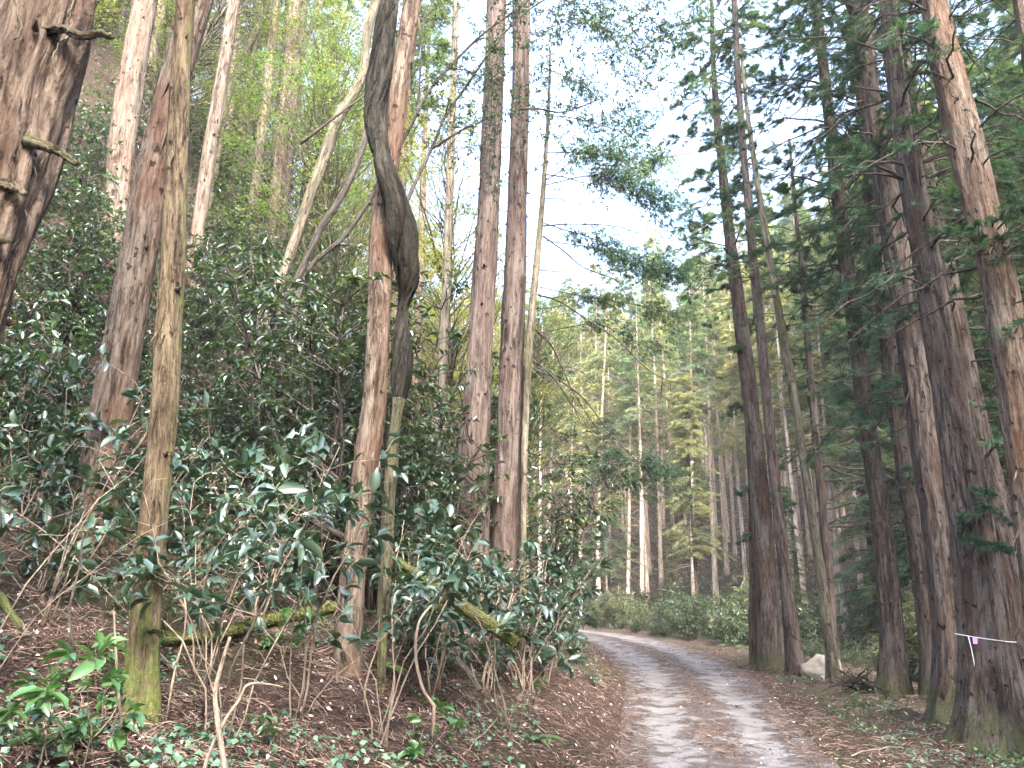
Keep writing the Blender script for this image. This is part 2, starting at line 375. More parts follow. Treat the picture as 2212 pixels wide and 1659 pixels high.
def road_mat():
    m, nt, out = mat('track_surface'); tc = N_(nt, 'ShaderNodeTexCoord'); v = tc.outputs['Object']
    sp = N_(nt, 'ShaderNodeSeparateXYZ'); nt.links.new(attr(nt, 'bark', 'Vector'), sp.inputs[0])
    u = math_(nt, 'ABSOLUTE', sp.outputs['X'])
    # distance from the wheel line at 0.62 m
    wl = math_(nt, 'ABSOLUTE', math_(nt, 'SUBTRACT', u, .60))
    n = noise(nt, v, 2.3, 6, .7, .4); n2 = noise(nt, v, 22, 5, .75, 1.0); n3 = noise(nt, v, 130, 3, .6)
    lit = math_(nt, 'ADD', math_(nt, 'MULTIPLY', wl, 1.0), math_(nt, 'MULTIPLY', math_(nt, 'SUBTRACT', n, .5), 2.6))
    lit = math_(nt, 'ADD', lit, math_(nt, 'MULTIPLY', math_(nt, 'SUBTRACT', n2, .5), 1.5))
    f = ramp(nt, lit, [(.20, (0, 0, 0)), (.55, (1, 1, 1))])
    base = mixc(nt, n3, (.125, .118, .118), (.225, .213, .212)); base = mixc(nt, ramp(nt, n, [(.4, (0, 0, 0)), (.7, (.6, .6, .6))]), base, (.10, .09, .085))
    litc = ramp(nt, n2, [(.36, (.020, .015, .013)), (.5, (.075, .054, .046)), (.66, (.18, .14, .12))])
    c = mixc(nt, f, base, litc)
    principled(nt, out, c, .9, bump(nt, math_(nt, 'ADD', math_(nt, 'MULTIPLY', f, 1.2), math_(nt, 'ADD', n2, math_(nt, 'MULTIPLY', n3, .3))), .8, .03), .15); return m
def simple(name, a, b, scale=30, rough=.8, spec=.2, bs=.3):
    m, nt, out = mat(name); tc = N_(nt, 'ShaderNodeTexCoord'); n = noise(nt, tc.outputs['Object'], scale, 5, .65)
    principled(nt, out, mixc(nt, n, a, b), rough, bump(nt, n, bs, .01), spec); return m
def chips_mat(name, stops, rough=.85):
    m, nt, out = mat(name); principled(nt, out, ramp(nt, attr(nt, 'rnd'), stops), rough, None, .2); return m
G_MAT = ground_mat(); R_MAT = road_mat()
LIT_TWIG = chips_mat('needle_litter', [(0, (.018, .011, .009)), (.4, (.075, .044, .034)), (.75, (.17, .105, .08)), (1, (.36, .28, .23))])
LIT_LEAF = chips_mat('dead_leaves', [(0, (.10, .06, .04)), (.5, (.28, .19, .14)), (.85, (.46, .37, .31)), (1, (.62, .56, .5))], .6)

# ------------------------------------------------------------------ setting: ground, track, water
def build_ground():
    nx, ny = 620, 620
    u = np.linspace(-1, 1, nx); x = 1.0 + np.sinh(u * 4.2) / math.sinh(4.2) * 150
    t = np.linspace(0, 1, ny); y = -16 + 3 * t + 12 * t ** 1.0 + 230 * t ** 3.2
    X, Y = np.meshgrid(x, y); Z = H(X, Y)
    V = np.stack([X, Y, Z], -1).reshape(-1, 3)
    i = np.arange(ny - 1)[:, None] * nx; j = np.arange(nx - 1)[None]
    q = np.stack([i + j, i + j + 1, i + nx + j + 1, i + nx + j], -1).reshape(-1, 4)
    mb = MB(); mb.add(V, q, rnd=np.zeros(len(V))); o = mb.obj('ground', G_MAT); tag(o, kind='structure')
    # the track, a ribbon laid over it
    P = spline(ROAD, 60); P = P[(P[:, 1] > -12)]
    T = nrm(np.gradient(P, axis=0)); Nn = np.stack([-T[:, 1], T[:, 0]], -1)
    us = np.linspace(-1.62, 1.62, 41)
    XY = P[:, None] + us[None, :, None] * Nn[:, None] * (halfw(P[:, 1]) / 1.22)[:, None, None]
    rz = road_z(P[:, 1])[:, None] + .004 - .03 * np.exp(-((np.abs(us) - .6) / .26) ** 2)[None] * np.ones((len(P), 1)) + .012 * fbm(np.concatenate([XY * 2, np.zeros(XY.shape[:2] + (1,))], -1), 3)
    edge = np.clip((np.abs(us) - 1.15) / .47, 0, 1)[None]
    hz = H(XY[..., 0], XY[..., 1])
    rz = rz * (1 - edge) + (hz - .03) * edge + 0 * rz
    V = np.concatenate([XY, rz[..., None]], -1).reshape(-1, 3); n, k = len(P), len(us)
    bk = np.stack([np.broadcast_to(us, (n, k)), np.broadcast_to(np.arange(n)[:, None] * .1, (n, k)), np.zeros((n, k))], -1).reshape(-1, 3)
    i = np.arange(n - 1)[:, None] * k; j = np.arange(k - 1)[None]
    q = np.stack([i + j, i + k + j, i + k + j + 1, i + j + 1], -1).reshape(-1, 4)
    mb = MB(); mb.add(V, q, rnd=np.zeros(len(V)), bark=bk); o = mb.obj('road', R_MAT); tag(o, kind='structure')
    # stream in the gully right of the verge
    off = -(RH + 7.3)
    P = spline(ROAD, 20); P = P[(P[:, 1] > -10) & (P[:, 1] < 34)]; T = nrm(np.gradient(P, axis=0)); Nn = np.stack([-T[:, 1], T[:, 0]], -1)
    us = np.linspace(-1.3, 1.3, 9) + off
    XY = P[:, None] + us[None, :, None] * Nn[:, None]
    Z = np.broadcast_to(road_z(P[:, 1])[:, None] * .85 - 1.58, XY.shape[:2])
    V = np.concatenate([XY, Z[..., None]], -1).reshape(-1, 3); n, k = XY.shape[:2]
    i = np.arange(n - 1)[:, None] * k; j = np.arange(k - 1)[None]
    q = np.stack([i + j, i + k + j, i + k + j + 1, i + j + 1], -1).reshape(-1, 4)
    m, nt, out = mat('stream_water'); tc = N_(nt, 'ShaderNodeTexCoord')
    nn = noise(nt, tc.outputs['Object'], 5, 6, .7, 1.0); f = ramp(nt, nn, [(.5, (0, 0, 0)), (.62, (1, 1, 1))])
    principled(nt, out, mixc(nt, f, (.05, .06, .06), (.75, .78, .8)), .12, bump(nt, nn, .7, .1), .5)
    mb = MB(); mb.add(V, q, rnd=np.zeros(len(V))); o = mb.obj('water', m); tag(o, kind='structure')
build_ground()

# ------------------------------------------------------------------ trunks drawn along measured centre lines
def bark_disp(seed, fur=.07, lump=.08, flare=0.0, foot=0.0, flen=.7):
    def f(th, v, r):
        c, s_ = np.cos(th), np.sin(th)
        n1 = vnoise(np.stack([c * 5.5 + seed, s_ * 5.5, v * .9], -1)) ; n2 = vnoise(np.stack([c * 12 + seed, s_ * 12, v * 2.2 + 5], -1))
        n3 = vnoise(np.stack([c * 1.3 + seed, s_ * 1.3, v * .7 + 9], -1))
        d = r * (fur * n1 + fur * .7 * n2 + lump * n3)
        if flare:
            e = np.exp(-np.maximum(v - foot, 0) / flen)
            d = d + r * flare * e * (.55 + .75 * vnoise(np.stack([c * 1.9 + seed + 3, s_ * 1.9, v * .25], -1)))
        return d
    return f
def line3(pts, Y, lean_y=0.0):
    P = np.array([atY(px, py, Y) for px, py, _ in pts]); R = np.array([hw * scaleY(px, py, Y) for px, py, hw in pts])
    return P, R
def trunk_path(pts, Y, top=None, step=.12, to_ground=True):
    """3-D path from foot to tip through the measured points; pts given foot first"""
    P, R = line3(pts, Y)
    if to_ground:
        x, y, z = P[0]; g = H1(x, y)
        d = P[0] - P[1]; d = d / max(1e-6, -d[2]) if d[2] < 0 else np.array([0, 0, -1.0])
        if z > g: P = np.vstack([P[0] + d * (z - g + .25), P]); R = np.concatenate([[R[0] * 1.06], R])
        else: P = np.vstack([P[0] + d * .15, P]); R = np.concatenate([[R[0]], R])
    if top:                                   # carries on out of sight, tapering
        d = nrm(P[-1] - P[-2]); d = nrm(d * .5 + np.array([0, 0, 1.0])) if d[2] > .6 else d
        h = max(top - P[-1][2], 1.0); n = 6
        for k in range(1, n + 1):
            P = np.vstack([P, P[-1] + d * h / n / max(d[2], .3)]); R = np.append(R, max(.02, R[-1] * (1 - .8 / (n + 1 - k + 1.5))))
    Ps = spline(P, 10); Rs = spline(np.stack([R, R, R], -1), 10)[:, 0]
    L = np.concatenate([[0], np.cumsum(np.linalg.norm(np.diff(Ps, axis=0), axis=1))]); m = max(6, int(L[-1] / step))
    t = np.linspace(0, L[-1], m)
    Pf = np.stack([np.interp(t, L, Ps[:, k]) for k in range(3)], -1); Rf = np.maximum(np.interp(t, L, Rs), .006)
    return Pf, Rf, t
def flakes(mb, P, R, n, ln=(.08, .3), off=.01, z0=0, z1=None):
    """loose bark strips lifting off a trunk"""
    i = rng.integers(2, len(P) - 2, n); th = U(0, 2 * math.pi, n); T, A, B = frames(P)
    rad = np.cos(th)[:, None] * A[i] + np.sin(th)[:, None] * B[i]
    base = P[i] + rad * (R[i] * 1.0)[:, None]
    D = nrm(T[i] * np.where(rng.random(n) < .5, 1, -1)[:, None] + rad * U(.02, .3, n)[:, None] + .1 * rng.normal(size=(n, 3)))
    leaves(mb, base, D, rad, U(*ln, n), W=.13, det=1, rnd=rng.random(n), curl=-.08, fold=-.03)
def knots(mb, P, R, n, size=1.0, lo=.1):
    T, A, B = frames(P)
    for _ in range(n):
        i = int(rng.integers(int(len(P) * lo), len(P) - 2)); th = U(0, 6.28); rad = math.cos(th) * A[i] + math.sin(th) * B[i]
        r = U(.007, .017) * size; L = U(.02, .07) * size
        b = P[i] + rad * R[i] * .93; Q = np.array([b, b + rad * L * .6, b + rad * L + T[i] * .02])
        tube(mb, Q, [r * 1.6, r, r * .75], 6)
def dead_branch(mb, p0, D, L, r, droop=.4, twigs=6, n=9, up=0.0):
    t = np.linspace(0, 1, n); D = nrm(np.asarray(D, float))
    W = np.cumsum(rng.normal(size=(n, 3)) * .035 * L, axis=0); W -= W[0]
    P = np.asarray(p0) + D * (t * L)[:, None] + np.array([0, 0, 1.0]) * ((-droop * t ** 2 + up * t) * L)[:, None] + W * .6
    tube(mb, P, r * (1 - .8 * t), 5)
    for _ in range(twigs):
        k = int(rng.integers(2, n - 1)); d2 = nrm(nrm(P[k] - P[k - 1]) + rng.normal(size=3) * .7); l2 = L * U(.15, .4) * (1 - t[k] * .5)
        tt = np.linspace(0, 1, 5); Q = P[k] + d2 * (tt * l2)[:, None] + np.array([0, 0, -.25]) * (tt ** 2 * l2)[:, None] + rng.normal(size=(5, 3)) * .015 * l2
        Q[0] = P[k]; tube(mb, Q, r * .4 * (1 - .75 * tt), 4)
    return P
def stub_list(P, R, specs, root, m=None):     # specs: (px,py,len,dir3)
    pass

def smooth_line(pts, deg=4):
    a = np.array(pts, float)
    if len(a) < 6: return pts
    t = a[:, 1] / 1000.0; cx = np.polyval(np.polyfit(t, a[:, 0], deg), t); ch = np.polyval(np.polyfit(t, a[:, 2], 4), t)
    a[:, 0] = a[:, 0] * .25 + cx * .75; a[1:, 2] = a[1:, 2] * .4 + ch[1:] * .6
    return [tuple(r) for r in a]
def hero(name, label, cat, pts, Y, bmat, group=None, top=None, seed=0, fur=.075, lump=.07, flare=.6, seg=48, step=.1, nfl=60, nkn=12, ksize=1.0, flen=.7):
    if 'crooked' not in name and 'gnarled' not in name and 'red_cedar' not in name: pts = smooth_line(pts)
    P, R, t = trunk_path(pts, Y, top, step)
    root = empty(name, tuple(P[0] + np.array([0, 0, .2])), label, cat, group)
    mb = MB(); tube(mb, P, R, seg, disp=bark_disp(seed, fur, lump, flare, .25, flen))
    if nkn: knots(mb, P, R, nkn, ksize)
    if nfl: flakes(mb, P, R, nfl)
    mb.obj('trunk', bmat, root)
    return root, P, R

# left side -------------------------------------------------------
T1, P1, R1_ = hero('gnarled_cedar', 'thick gnarled reddish trunk at the far left edge with peeling bark and mossy stubs', 'tree',
    [(-150, 1000, 75), (-95, 760, 70), (-55, 600, 68), (-28, 500, 70), (-2, 400, 76), (22, 300, 78), (44, 200, 80), (78, 100, 80), (104, 0, 77), (125, -80, 74)], 4.6, B_REDBIG, top=12, seed=3, fur=.17, lump=.26, flare=.3, seg=90, step=.04, nfl=420, nkn=30, ksize=1.6)
for pts_, r_ in (([(70, 72), (130, 62), (175, 78), (215, 72), (240, 80)], .03), ([(55, 300), (95, 315), (130, 330), (166, 356)], .03), ([(-10, 395), (25, 402), (56, 420)], .028), ([(-30, 505), (0, 516), (22, 520)], .02)):
    mb = MB(); Q = spline(np.array([atY(a, b, 4.45 - .04 * i) for i, (a, b) in enumerate(pts_)]), 8); Q[1:] += rng.normal(size=Q[1:].shape) * .004; tube(mb, Q, np.linspace(r_ * 1.3, r_ * .55, len(Q)), 14, disp=bark_disp(9 + pts_[0][1] % 7, .55, .5)); flakes(mb, Q, np.linspace(r_, r_ * .6, len(Q)), 40, ln=(.02, .06)); mb.obj('branch_stub', B_LOG, T1)
mb = MB(); T, A, B = frames(P1)
for q in range(7):
    a_ = int(rng.integers(int(len(P1) * .25), int(len(P1) * .6))); e_ = a_ + 34; ph = U(0, 6.28) + np.cumsum(rng.normal(size=len(P1)) * .05) + np.arange(len(P1)) * U(-.03, .03)
    Q = P1 + (np.cos(ph)[:, None] * A + np.sin(ph)[:, None] * B) * (R1_ * 1.10)[:, None]; tube(mb, Q[a_:e_], .006, 5)
mb.obj('climbing_roots', B_PALE, T1)
T2, P2, R2_ = hero('knotty_cedar', 'pale knotty straight trunk with dark knot holes just left of the leaning reddish trunk', 'tree',
    [(245, 560, 26), (252, 440, 24), (263, 330, 25), (278, 200, 27), (297, 100, 24), (316, 0, 22), (330, -80, 20)], 13, B_PINK, top=22, seed=5, nkn=40, ksize=1.6, nfl=120)
hero('slender_cedar', 'slim pale trunk half hidden directly behind the pale knotty trunk', 'tree', [(308, 330, 12), (318, 200, 13), (335, 80, 13), (348, 0, 13), (360, -80, 12)], 17, B_PINK, top=22, seed=6, seg=24, nkn=14)
hero('slender_cedar', 'slim pinkish trunk in bright green leaves left of the pale knotty trunk', 'tree', [(236, 330, 11), (247, 150, 11), (262, 60, 11), (273, 0, 10), (285, -70, 10)], 19, B_PINK, top=23, seed=7, seg=20, nkn=20)
hero('slender_cedar', 'slim pale trunk at the top edge nearest the thick gnarled trunk', 'tree', [(180, 330, 11), (205, 80, 11), (219, 30, 11), (232, 0, 11), (246, -60, 10)], 21, B_PINK, top=23, seed=8, seg=20, nkn=10)
T3, P3, R3_ = hero('leaning_cedar', 'big leaning trunk with pinkish grey bark and a rusty red foot behind the mossy trunk', 'tree',
    [(192, 1200, 46), (203, 1120, 42), (222, 1000, 42), (240, 886, 42), (270, 720, 38), (300, 553, 37), (340, 330, 33), (385, 150, 30), (432, 0, 27), (455, -80, 25)], 7.6, B_RED, top=15, seed=11, fur=.05, lump=.05, flare=.3, seg=56, step=.06, nfl=130, nkn=16, ksize=1.2)
T4, P4, R4_ = hero('mossy_cedar', 'slender upright trunk with moss down its right edge and a dark mossy foot', 'tree',
    [(300, 1562, 36), (306, 1440, 31), (318, 1300, 29), (331, 1106, 28), (345, 980, 28), (356, 886, 28), (361, 720, 27), (373, 553, 25), (380, 400, 22), (385, 250, 22), (391, 130, 20), (402, 0, 18), (410, -80, 17)], 5.4, B_MOSSY, top=11, seed=13, fur=.07, lump=.10, flare=.25, seg=48, step=.05, nfl=170, nkn=22, ksize=.9)
hero('knobby_cedar', 'tall pale knobby trunk right of the mossy trunk, rising from the green undergrowth', 'tree',
    [(412, 620, 15), (427, 500, 14), (452, 333, 14), (480, 167, 14), (506, 0, 11), (518, -80, 10)], 13.5, B_PINK, top=22, seed=15, seg=28, nkn=44, ksize=1.3)
hero('slim_cedar', 'slim pinkish grey trunk next left of the fused pair of trunks', 'tree',
    [(530, 620, 12), (536, 553, 11), (560, 333, 11), (581, 167, 10), (595, 0, 9), (602, -80, 8)], 17, B_PINK, top=24, seed=16, seg=24, nkn=26)
f1, Pf, Rf = hero('fused_cedar', 'two pale trunks fused side by side with a seam up the middle', 'tree',
    [(586, 600, 15), (592, 500, 14), (604, 333, 13), (622, 167, 13), (637, 0, 13), (644, -80, 12)], 17, B_PINK, top=24, seed=17, seg=28, nkn=14)
P_, R_, t_ = trunk_path([(606, 600, 12), (611, 500, 11), (626, 333, 9), (640, 167, 9), (656, 0, 9), (662, -80, 8)], 17.1, 24)
mb = MB(); tube(mb, P_, R_, 24, disp=bark_disp(4)); mb.obj('second_trunk', B_GREY, f1)
hero('leaning_dark_tree', 'thin dark ivy-clad stem between the slim trunk and the fused pair', 'tree', [(545, 560, 6), (575, 400, 6), (598, 260, 6), (612, 120, 6), (622, 0, 5), (630, -70, 5)], 18, B_DARK, top=20, seed=18, seg=14, nkn=0, nfl=0)
hero('leaning_dark_tree', 'thin dark stem slanting up behind the right side of the fused pair', 'tree', [(560, 500, 7), (630, 300, 7), (655, 110, 6), (685, 30, 6), (705, -40, 5)], 20, B_OLIVE, top=20, seed=19, seg=14, nkn=0, nfl=0)
hero('crooked_tree', 'pale green crooked stem slanting behind the knobby trunk', 'tree', [(455, 420, 8), (490, 220, 8), (520, 140, 8), (556, 60, 7), (590, -30, 7)], 18, B_OLIVE, top=18, seed=20, seg=14, nkn=0, nfl=0)
hero('crooked_tree', 'mossy crooked trunk curving up to the left of the dark twisted vine', 'tree',
    [(620, 570, 12), (660, 450, 12), (700, 340, 12), (730, 255, 12), (757, 215, 11), (781, 165, 10), (789, 110, 9), (796, 60, 10), (812, 0, 11), (825, -60, 10)], 14, B_OLIVE, top=16, seed=21, seg=20, nkn=6, nfl=10)
hero('crooked_tree', 'thin dark stem slanting left between the mossy crooked trunk and the vine', 'tree', [(655, 575, 8), (690, 500, 8), (740, 420, 7), (780, 330, 7), (800, 240, 7), (815, 180, 6)], 13.3, B_DARK, seed=22, seg=16, nkn=0, nfl=8)
T9, P9, R9_ = hero('red_cedar', 'reddish peeling trunk wrapped by a thick dark vine', 'tree',
    [(748, 1482, 34), (753, 1400, 28), (758, 1300, 26), (768, 1180, 25), (777, 1106, 25), (785, 1030, 26), (797, 950, 27), (808, 870, 26), (815, 760, 25), (822, 600, 26), (824, 500, 25), (835, 400, 21), (850, 300, 20), (862, 200, 21), (877, 100, 21), (891, 0, 20), (900, -80, 20)], 7.86, B_RED, top=15, seed=25, fur=.06, lump=.10, flare=.2, seg=52, step=.05, nfl=220, nkn=14, ksize=1.6)
vine = [(826, 1420, 9), (829, 1300, 10), (836, 1180, 11), (841, 1080, 11), (846, 1000, 12), (852, 930, 10), (858, 885, 10), (862, 850, 15), (865, 800, 23), (863, 720, 17), (866, 660, 11), (872, 630, 14), (878, 595, 23), (872, 545, 29), (867, 500, 28), (857, 450, 23), (840, 400, 19), (828, 350, 17), (818, 300, 19), (812, 250, 21), (815, 200, 22), (827, 100, 21), (840, 0, 18), (848, -80, 17)]
Pv, Rv = line3(vine, 7.78)
crossw = np.interp([p[1] for p in vine], [200, 330, 400, 480, 560, 640, 760, 900], [.0, -.10, -.24, -.12, .05, .16, .12, .0]); Pv[:, 1] += crossw
Pv = np.vstack([[Pv[0][0] + .02, Pv[0][1], H1(Pv[0][0], Pv[0][1]) - .1], Pv]); Rv = np.append(Rv[0], Rv)
Ps = spline(Pv, 12); Rs = spline(np.stack([Rv] * 3, -1), 12)[:, 0]
vr = empty('twisted_vine', tuple(Ps[0]), 'thick dark twisted vine with a swollen bulge coiling up the reddish peeling trunk', 'vine')
mb = MB(); L_ = np.concatenate([[0], np.cumsum(np.linalg.norm(np.diff(Ps, axis=0), axis=1))])
k0 = int(np.argmin(np.abs(Ps[:, 2] - atY(852, 900, 7.78)[2])))
for nst in range(3):                          # three strands twisting round each other
    T, A, B = frames(Ps); ph = L_ * 2.6 + nst * 2.09
    off = (np.cos(ph)[:, None] * A + np.sin(ph)[:, None] * B) * (Rs * (.46 if nst else .10))[:, None]
    Q = (Ps + off)[k0:]; tube(mb, Q, Rs[k0:] * (.92, .62, .55)[nst], 30, disp=bark_disp(30 + nst, .34, .34))
T, A, B = frames(Ps)
for q in range(22):                           # fibrous ridges running along the strands
    ph = L_ * U(1.8, 3.2) + U(0, 6.28); a_ = int(rng.integers(k0, len(Ps) - 60)); e_ = a_ + int(rng.integers(40, 120))
    Q = Ps + (np.cos(ph)[:, None] * A + np.sin(ph)[:, None] * B) * (Rs * U(.98, 1.08))[:, None]; Q = Q[a_:e_] + rng.normal(size=(len(Q[a_:e_]), 3)) * .003
    tube(mb, Q, U(.006, .014) * np.sin(np.linspace(.3, 2.9, len(Q))), 6, disp=bark_disp(q, .2, .3))
flakes(mb, Ps[k0:], Rs[k0:] * 1.02, 260, ln=(.03, .12))
mb.obj('stem', B_VINE, vr)
mb = MB(); tube(mb, Ps[:k0 + 14], Rs[:k0 + 14] * 1.25, 18, disp=bark_disp(35, .2, .3)); mb.obj('lower_stem', B_VMOSS, vr)
hero('slender_pale_tree', 'slender pale trunk standing left of the two straight grey-brown trunks', 'tree',
    [(925, 1040, 13), (948, 886, 12), (954, 800, 11), (959, 720, 10), (967, 553, 10), (975, 300, 8), (982, 100, 7), (985, 0, 6), (987, -70, 6)], 15, B_PALE, top=20, seed=26, seg=24, nkn=26, nfl=30)
T11, P11, R11_ = hero('straight_cedar', 'left one of the two straight grey-brown trunks in the middle, with sky on both sides', 'tree',
    [(1008, 1290, 42), (1016, 1150, 38), (1020, 1050, 36), (1025, 960, 33), (1031, 886, 30), (1039, 720, 26), (1047, 553, 25), (1058, 400, 22), (1066, 200, 21), (1073, 0, 21), (1076, -80, 20)], 12.0, B_GREY, top=22, seed=27, flare=.25, seg=44, step=.08, nfl=150, nkn=46, ksize=1.3, flen=1.1)
T12, P12, R12_ = hero('straight_cedar', 'right one of the two straight grey-brown trunks, beside the thin mossy trunk', 'tree',
    [(1088, 1290, 34), (1093, 1150, 30), (1098, 1000, 28), (1101, 886, 28), (1108, 720, 26), (1113, 553, 23), (1119, 400, 20), (1124, 200, 20), (1126, 0, 19), (1128, -80, 18)], 12.6, B_GREY, top=22, seed=28, flare=.2, seg=44, step=.08, nfl=150, nkn=40, ksize=1.3)
T13, P13, R13_ = hero('thin_mossy_tree', 'thin dead mossy trunk with long bare curved branches reaching right', 'tree',
    [(1130, 1180, 7), (1134, 1000, 7), (1139, 800, 8), (1145, 700, 8), (1156, 600, 8), (1163, 553, 7), (1168, 500, 6), (1174, 400, 5), (1180, 300, 4), (1184, 240, 4), (1187, 167, 3), (1189, 100, 2)], 12.3, B_OLIVE, seed=29, flare=0, seg=16, nkn=10, nfl=20)
def px_branch(root, pts, Y, r, m, twigs=0, name='branch', dy=0.0, seg=6):
    mb = MB(); n = len(pts)
    Q = spline(np.array([atY(a, b, Y + dy * i / (n - 1)) for i, (a, b) in enumerate(pts)]), 7)
    t = np.linspace(0, 1, len(Q)); tube(mb, Q, r * (1 - .72 * t), seg, disp=bark_disp(2, .08, .2))
    for _ in range(twigs):
        k = int(rng.integers(3, len(Q) - 2)); d2 = nrm(nrm(Q[k] - Q[k - 1]) + rng.normal(size=3) * .6)
        dead_branch(mb, Q[k], d2, U(.3, 1.1) * (1 - .5 * t[k]), r * .4, .3, 2, 6)
    o = mb.obj(name, m, root); return Q
for pts_, r_, tw, dy in (
    ([(1180, 377), (1220, 383), (1260, 395), (1330, 402)], .017, 3, 1.0), ([(1177, 390), (1210, 370), (1235, 345), (1262, 320), (1330, 290)], .014, 3, -1), ([(1180, 385), (1225, 410), (1262, 455), (1290, 490)], .011, 2, 1),
    ([(1177, 428), (1225, 433), (1280, 455), (1330, 500), (1390, 560)], .012, 4, 1.5), ([(1174, 488), (1240, 484), (1330, 489), (1390, 510), (1440, 535)], .018, 4, 2), ([(1173, 510), (1215, 540), (1260, 577), (1330, 605), (1356, 638), (1420, 672)], .018, 5, 1),
    ([(1166, 583), (1215, 587), (1270, 580), (1325, 555)], .014, 3, -1), ([(1162, 637), (1210, 652), (1265, 688), (1335, 735), (1390, 790), (1440, 820), (1500, 835)], .022, 6, 1.5), ([(1157, 665), (1190, 665), (1220, 660)], .012, 2, 0),
    ([(1158, 713), (1190, 745), (1212, 790), (1240, 850), (1275, 905), (1310, 960)], .02, 4, 1), ([(1153, 778), (1195, 815), (1240, 880), (1290, 950), (1330, 1010), (1345, 1040)], .018, 5, 1), ([(1153, 797), (1205, 820), (1260, 860), (1310, 925), (1345, 965), (1380, 1000)], .02, 5, 1.5),
    ([(1150, 795), (1200, 790), (1250, 800), (1290, 835), (1320, 880)], .01, 3, -1), ([(1187, 233), (1220, 232), (1260, 222)], .01, 2, 0), ([(1187, 150), (1225, 140), (1265, 148)], .008, 2, 0)):
    px_branch(T13, pts_, 12.3, r_, B_DTWIG, tw, dy=dy, seg=5)

# dark limbed evergreen leaning right behind the vine
ev = empty('leaning_evergreen', tuple(hit(655, 590)), 'dark evergreen with long slanting limbs and small bluish leaves against the sky, behind the vine', 'tree')
for pts_, r_ in (([(600, 860), (622, 740), (645, 640), (675, 570), (740, 515), (800, 430), (875, 295), (925, 200), (985, 130), (1050, 68), (1130, 10), (1200, -60)], .085), ([(800, 800), (830, 660), (850, 560), (878, 440), (935, 315), (962, 250), (1005, 190), (1060, 110), (1120, 40), (1190, -10)], .07), ([(935, 320), (1000, 280), (1045, 260), (1100, 238)], .04),
                 ([(900, 250), (905, 190), (915, 60), (925, -40)], .045), ([(1100, 238), (1160, 235), (1215, 242), (1280, 220), (1350, 190)], .035), ([(650, 310), (740, 240), (800, 190), (880, 60), (910, -30)], .04), ([(1000, 280), (960, 340), (975, 420)], .02)):
    px_branch(ev, pts_, 11.2, r_ * .62, B_DARK, 5, 'limb', seg=8)

# right side ------------------------------------------------------
GR = 'cedar trunks beside the track'
RT = {}
def rtree(key, label, pts, bm, Y=None, seed=0, **kw):
    if Y is None:
        h = hit(pts[0][0], pts[0][1] - 4, 60, 5); Y = h[1]
    root, P, R = hero(kw.pop('name', 'cedar_tree'), label, 'tree', pts, Y, bm, GR, kw.pop('top', 22), seed, **kw); RT[key] = (root, P, R, Y); return root
rtree('A', 'upright trunk with tufts of green needles along it, leftmost big trunk beyond the track', [(1662, 1425, 27), (1658, 1300, 23), (1650, 1200, 22), (1645, 1106, 21), (1637, 1050, 19), (1630, 950, 19), (1623, 886, 17), (1616, 800, 15), (1603, 720, 15), (1593, 620, 14), (1578, 553, 12), (1569, 450, 11), (1557, 333, 8), (1548, 250, 7), (1541, 120, 5), (1537, 0, 4)], B_CEDAR, Y=20.5, seed=41, nkn=20, nfl=80, flare=.3)
rtree('A2', 'thin short stem hugging the left side of the leftmost big trunk beyond the track', [(1626, 1412, 8), (1626, 1250, 8), (1624, 1100, 7), (1618, 900, 5), (1610, 700, 4)], B_CEDAR, Y=21, seed=42, seg=16, nkn=0, nfl=10, top=None, flare=0)
rtree('B', 'slim greyish trunk with short dead twigs, second beyond the track', [(1718, 1440, 17), (1705, 1300, 14), (1692, 1200, 12), (1681, 1106, 11), (1672, 1050, 11), (1658, 886, 10), (1644, 720, 11), (1627, 553, 9), (1607, 333, 7), (1593, 167, 6), (1588, 0, 6), (1586, -60, 5)], B_GREY, Y=19.0, seed=43, seg=24, nkn=30)
rtree('C', 'thin smooth olive trunk leaning left in front of the pale boulder', [(1800, 1458, 13), (1794, 1400, 11), (1784, 1300, 11), (1766, 1200, 10), (1752, 1106, 9), (1743, 1050, 9), (1721, 886, 9), (1708, 800, 9), (1687, 720, 8), (1662, 553, 7), (1645, 450, 7), (1635, 385, 6), (1615, 250, 4), (1600, 100, 3)], B_OLIVE, Y=17.3, seed=44, seg=20, nkn=6, nfl=10, top=None)
rtree('D', 'thin trunk with many long bare branches just right of the smooth olive trunk', [(1806, 1440, 10), (1800, 1380, 9), (1790, 1250, 9), (1780, 1106, 9), (1771, 1050, 8), (1756, 886, 8), (1743, 720, 7), (1731, 553, 5), (1719, 470, 4), (1705, 300, 3)], B_GREY, Y=18.6, seed=45, seg=18, nkn=16, nfl=20, top=None)
rtree('E', 'sturdy dark reddish trunk standing alone with a mossy flared foot', [(1932, 1478, 30), (1927, 1400, 24), (1919, 1300, 22), (1907, 1106, 20), (1894, 1050, 19), (1882, 1000, 18), (1866, 886, 18), (1850, 720, 16), (1835, 620, 16), (1826, 553, 15), (1808, 400, 14), (1800, 300, 12), (1783, 200, 11), (1771, 83, 11), (1762, 0, 10), (1755, -60, 9)], B_CEDAR, Y=15.6, seed=46, nkn=20, nfl=90, flare=.35)
rtree('F', 'narrow dark trunk squeezed between the lone reddish trunk and the big cluster', [(2010, 1505, 20), (2007, 1400, 17), (1992, 1250, 18), (1973, 1106, 18), (1955, 1050, 17), (1934, 886, 17), (1917, 720, 16), (1899, 553, 13), (1880, 400, 12), (1862, 250, 11), (1850, 100, 10)], B_CEDAR, Y=15.0, seed=47, nkn=12, nfl=50)
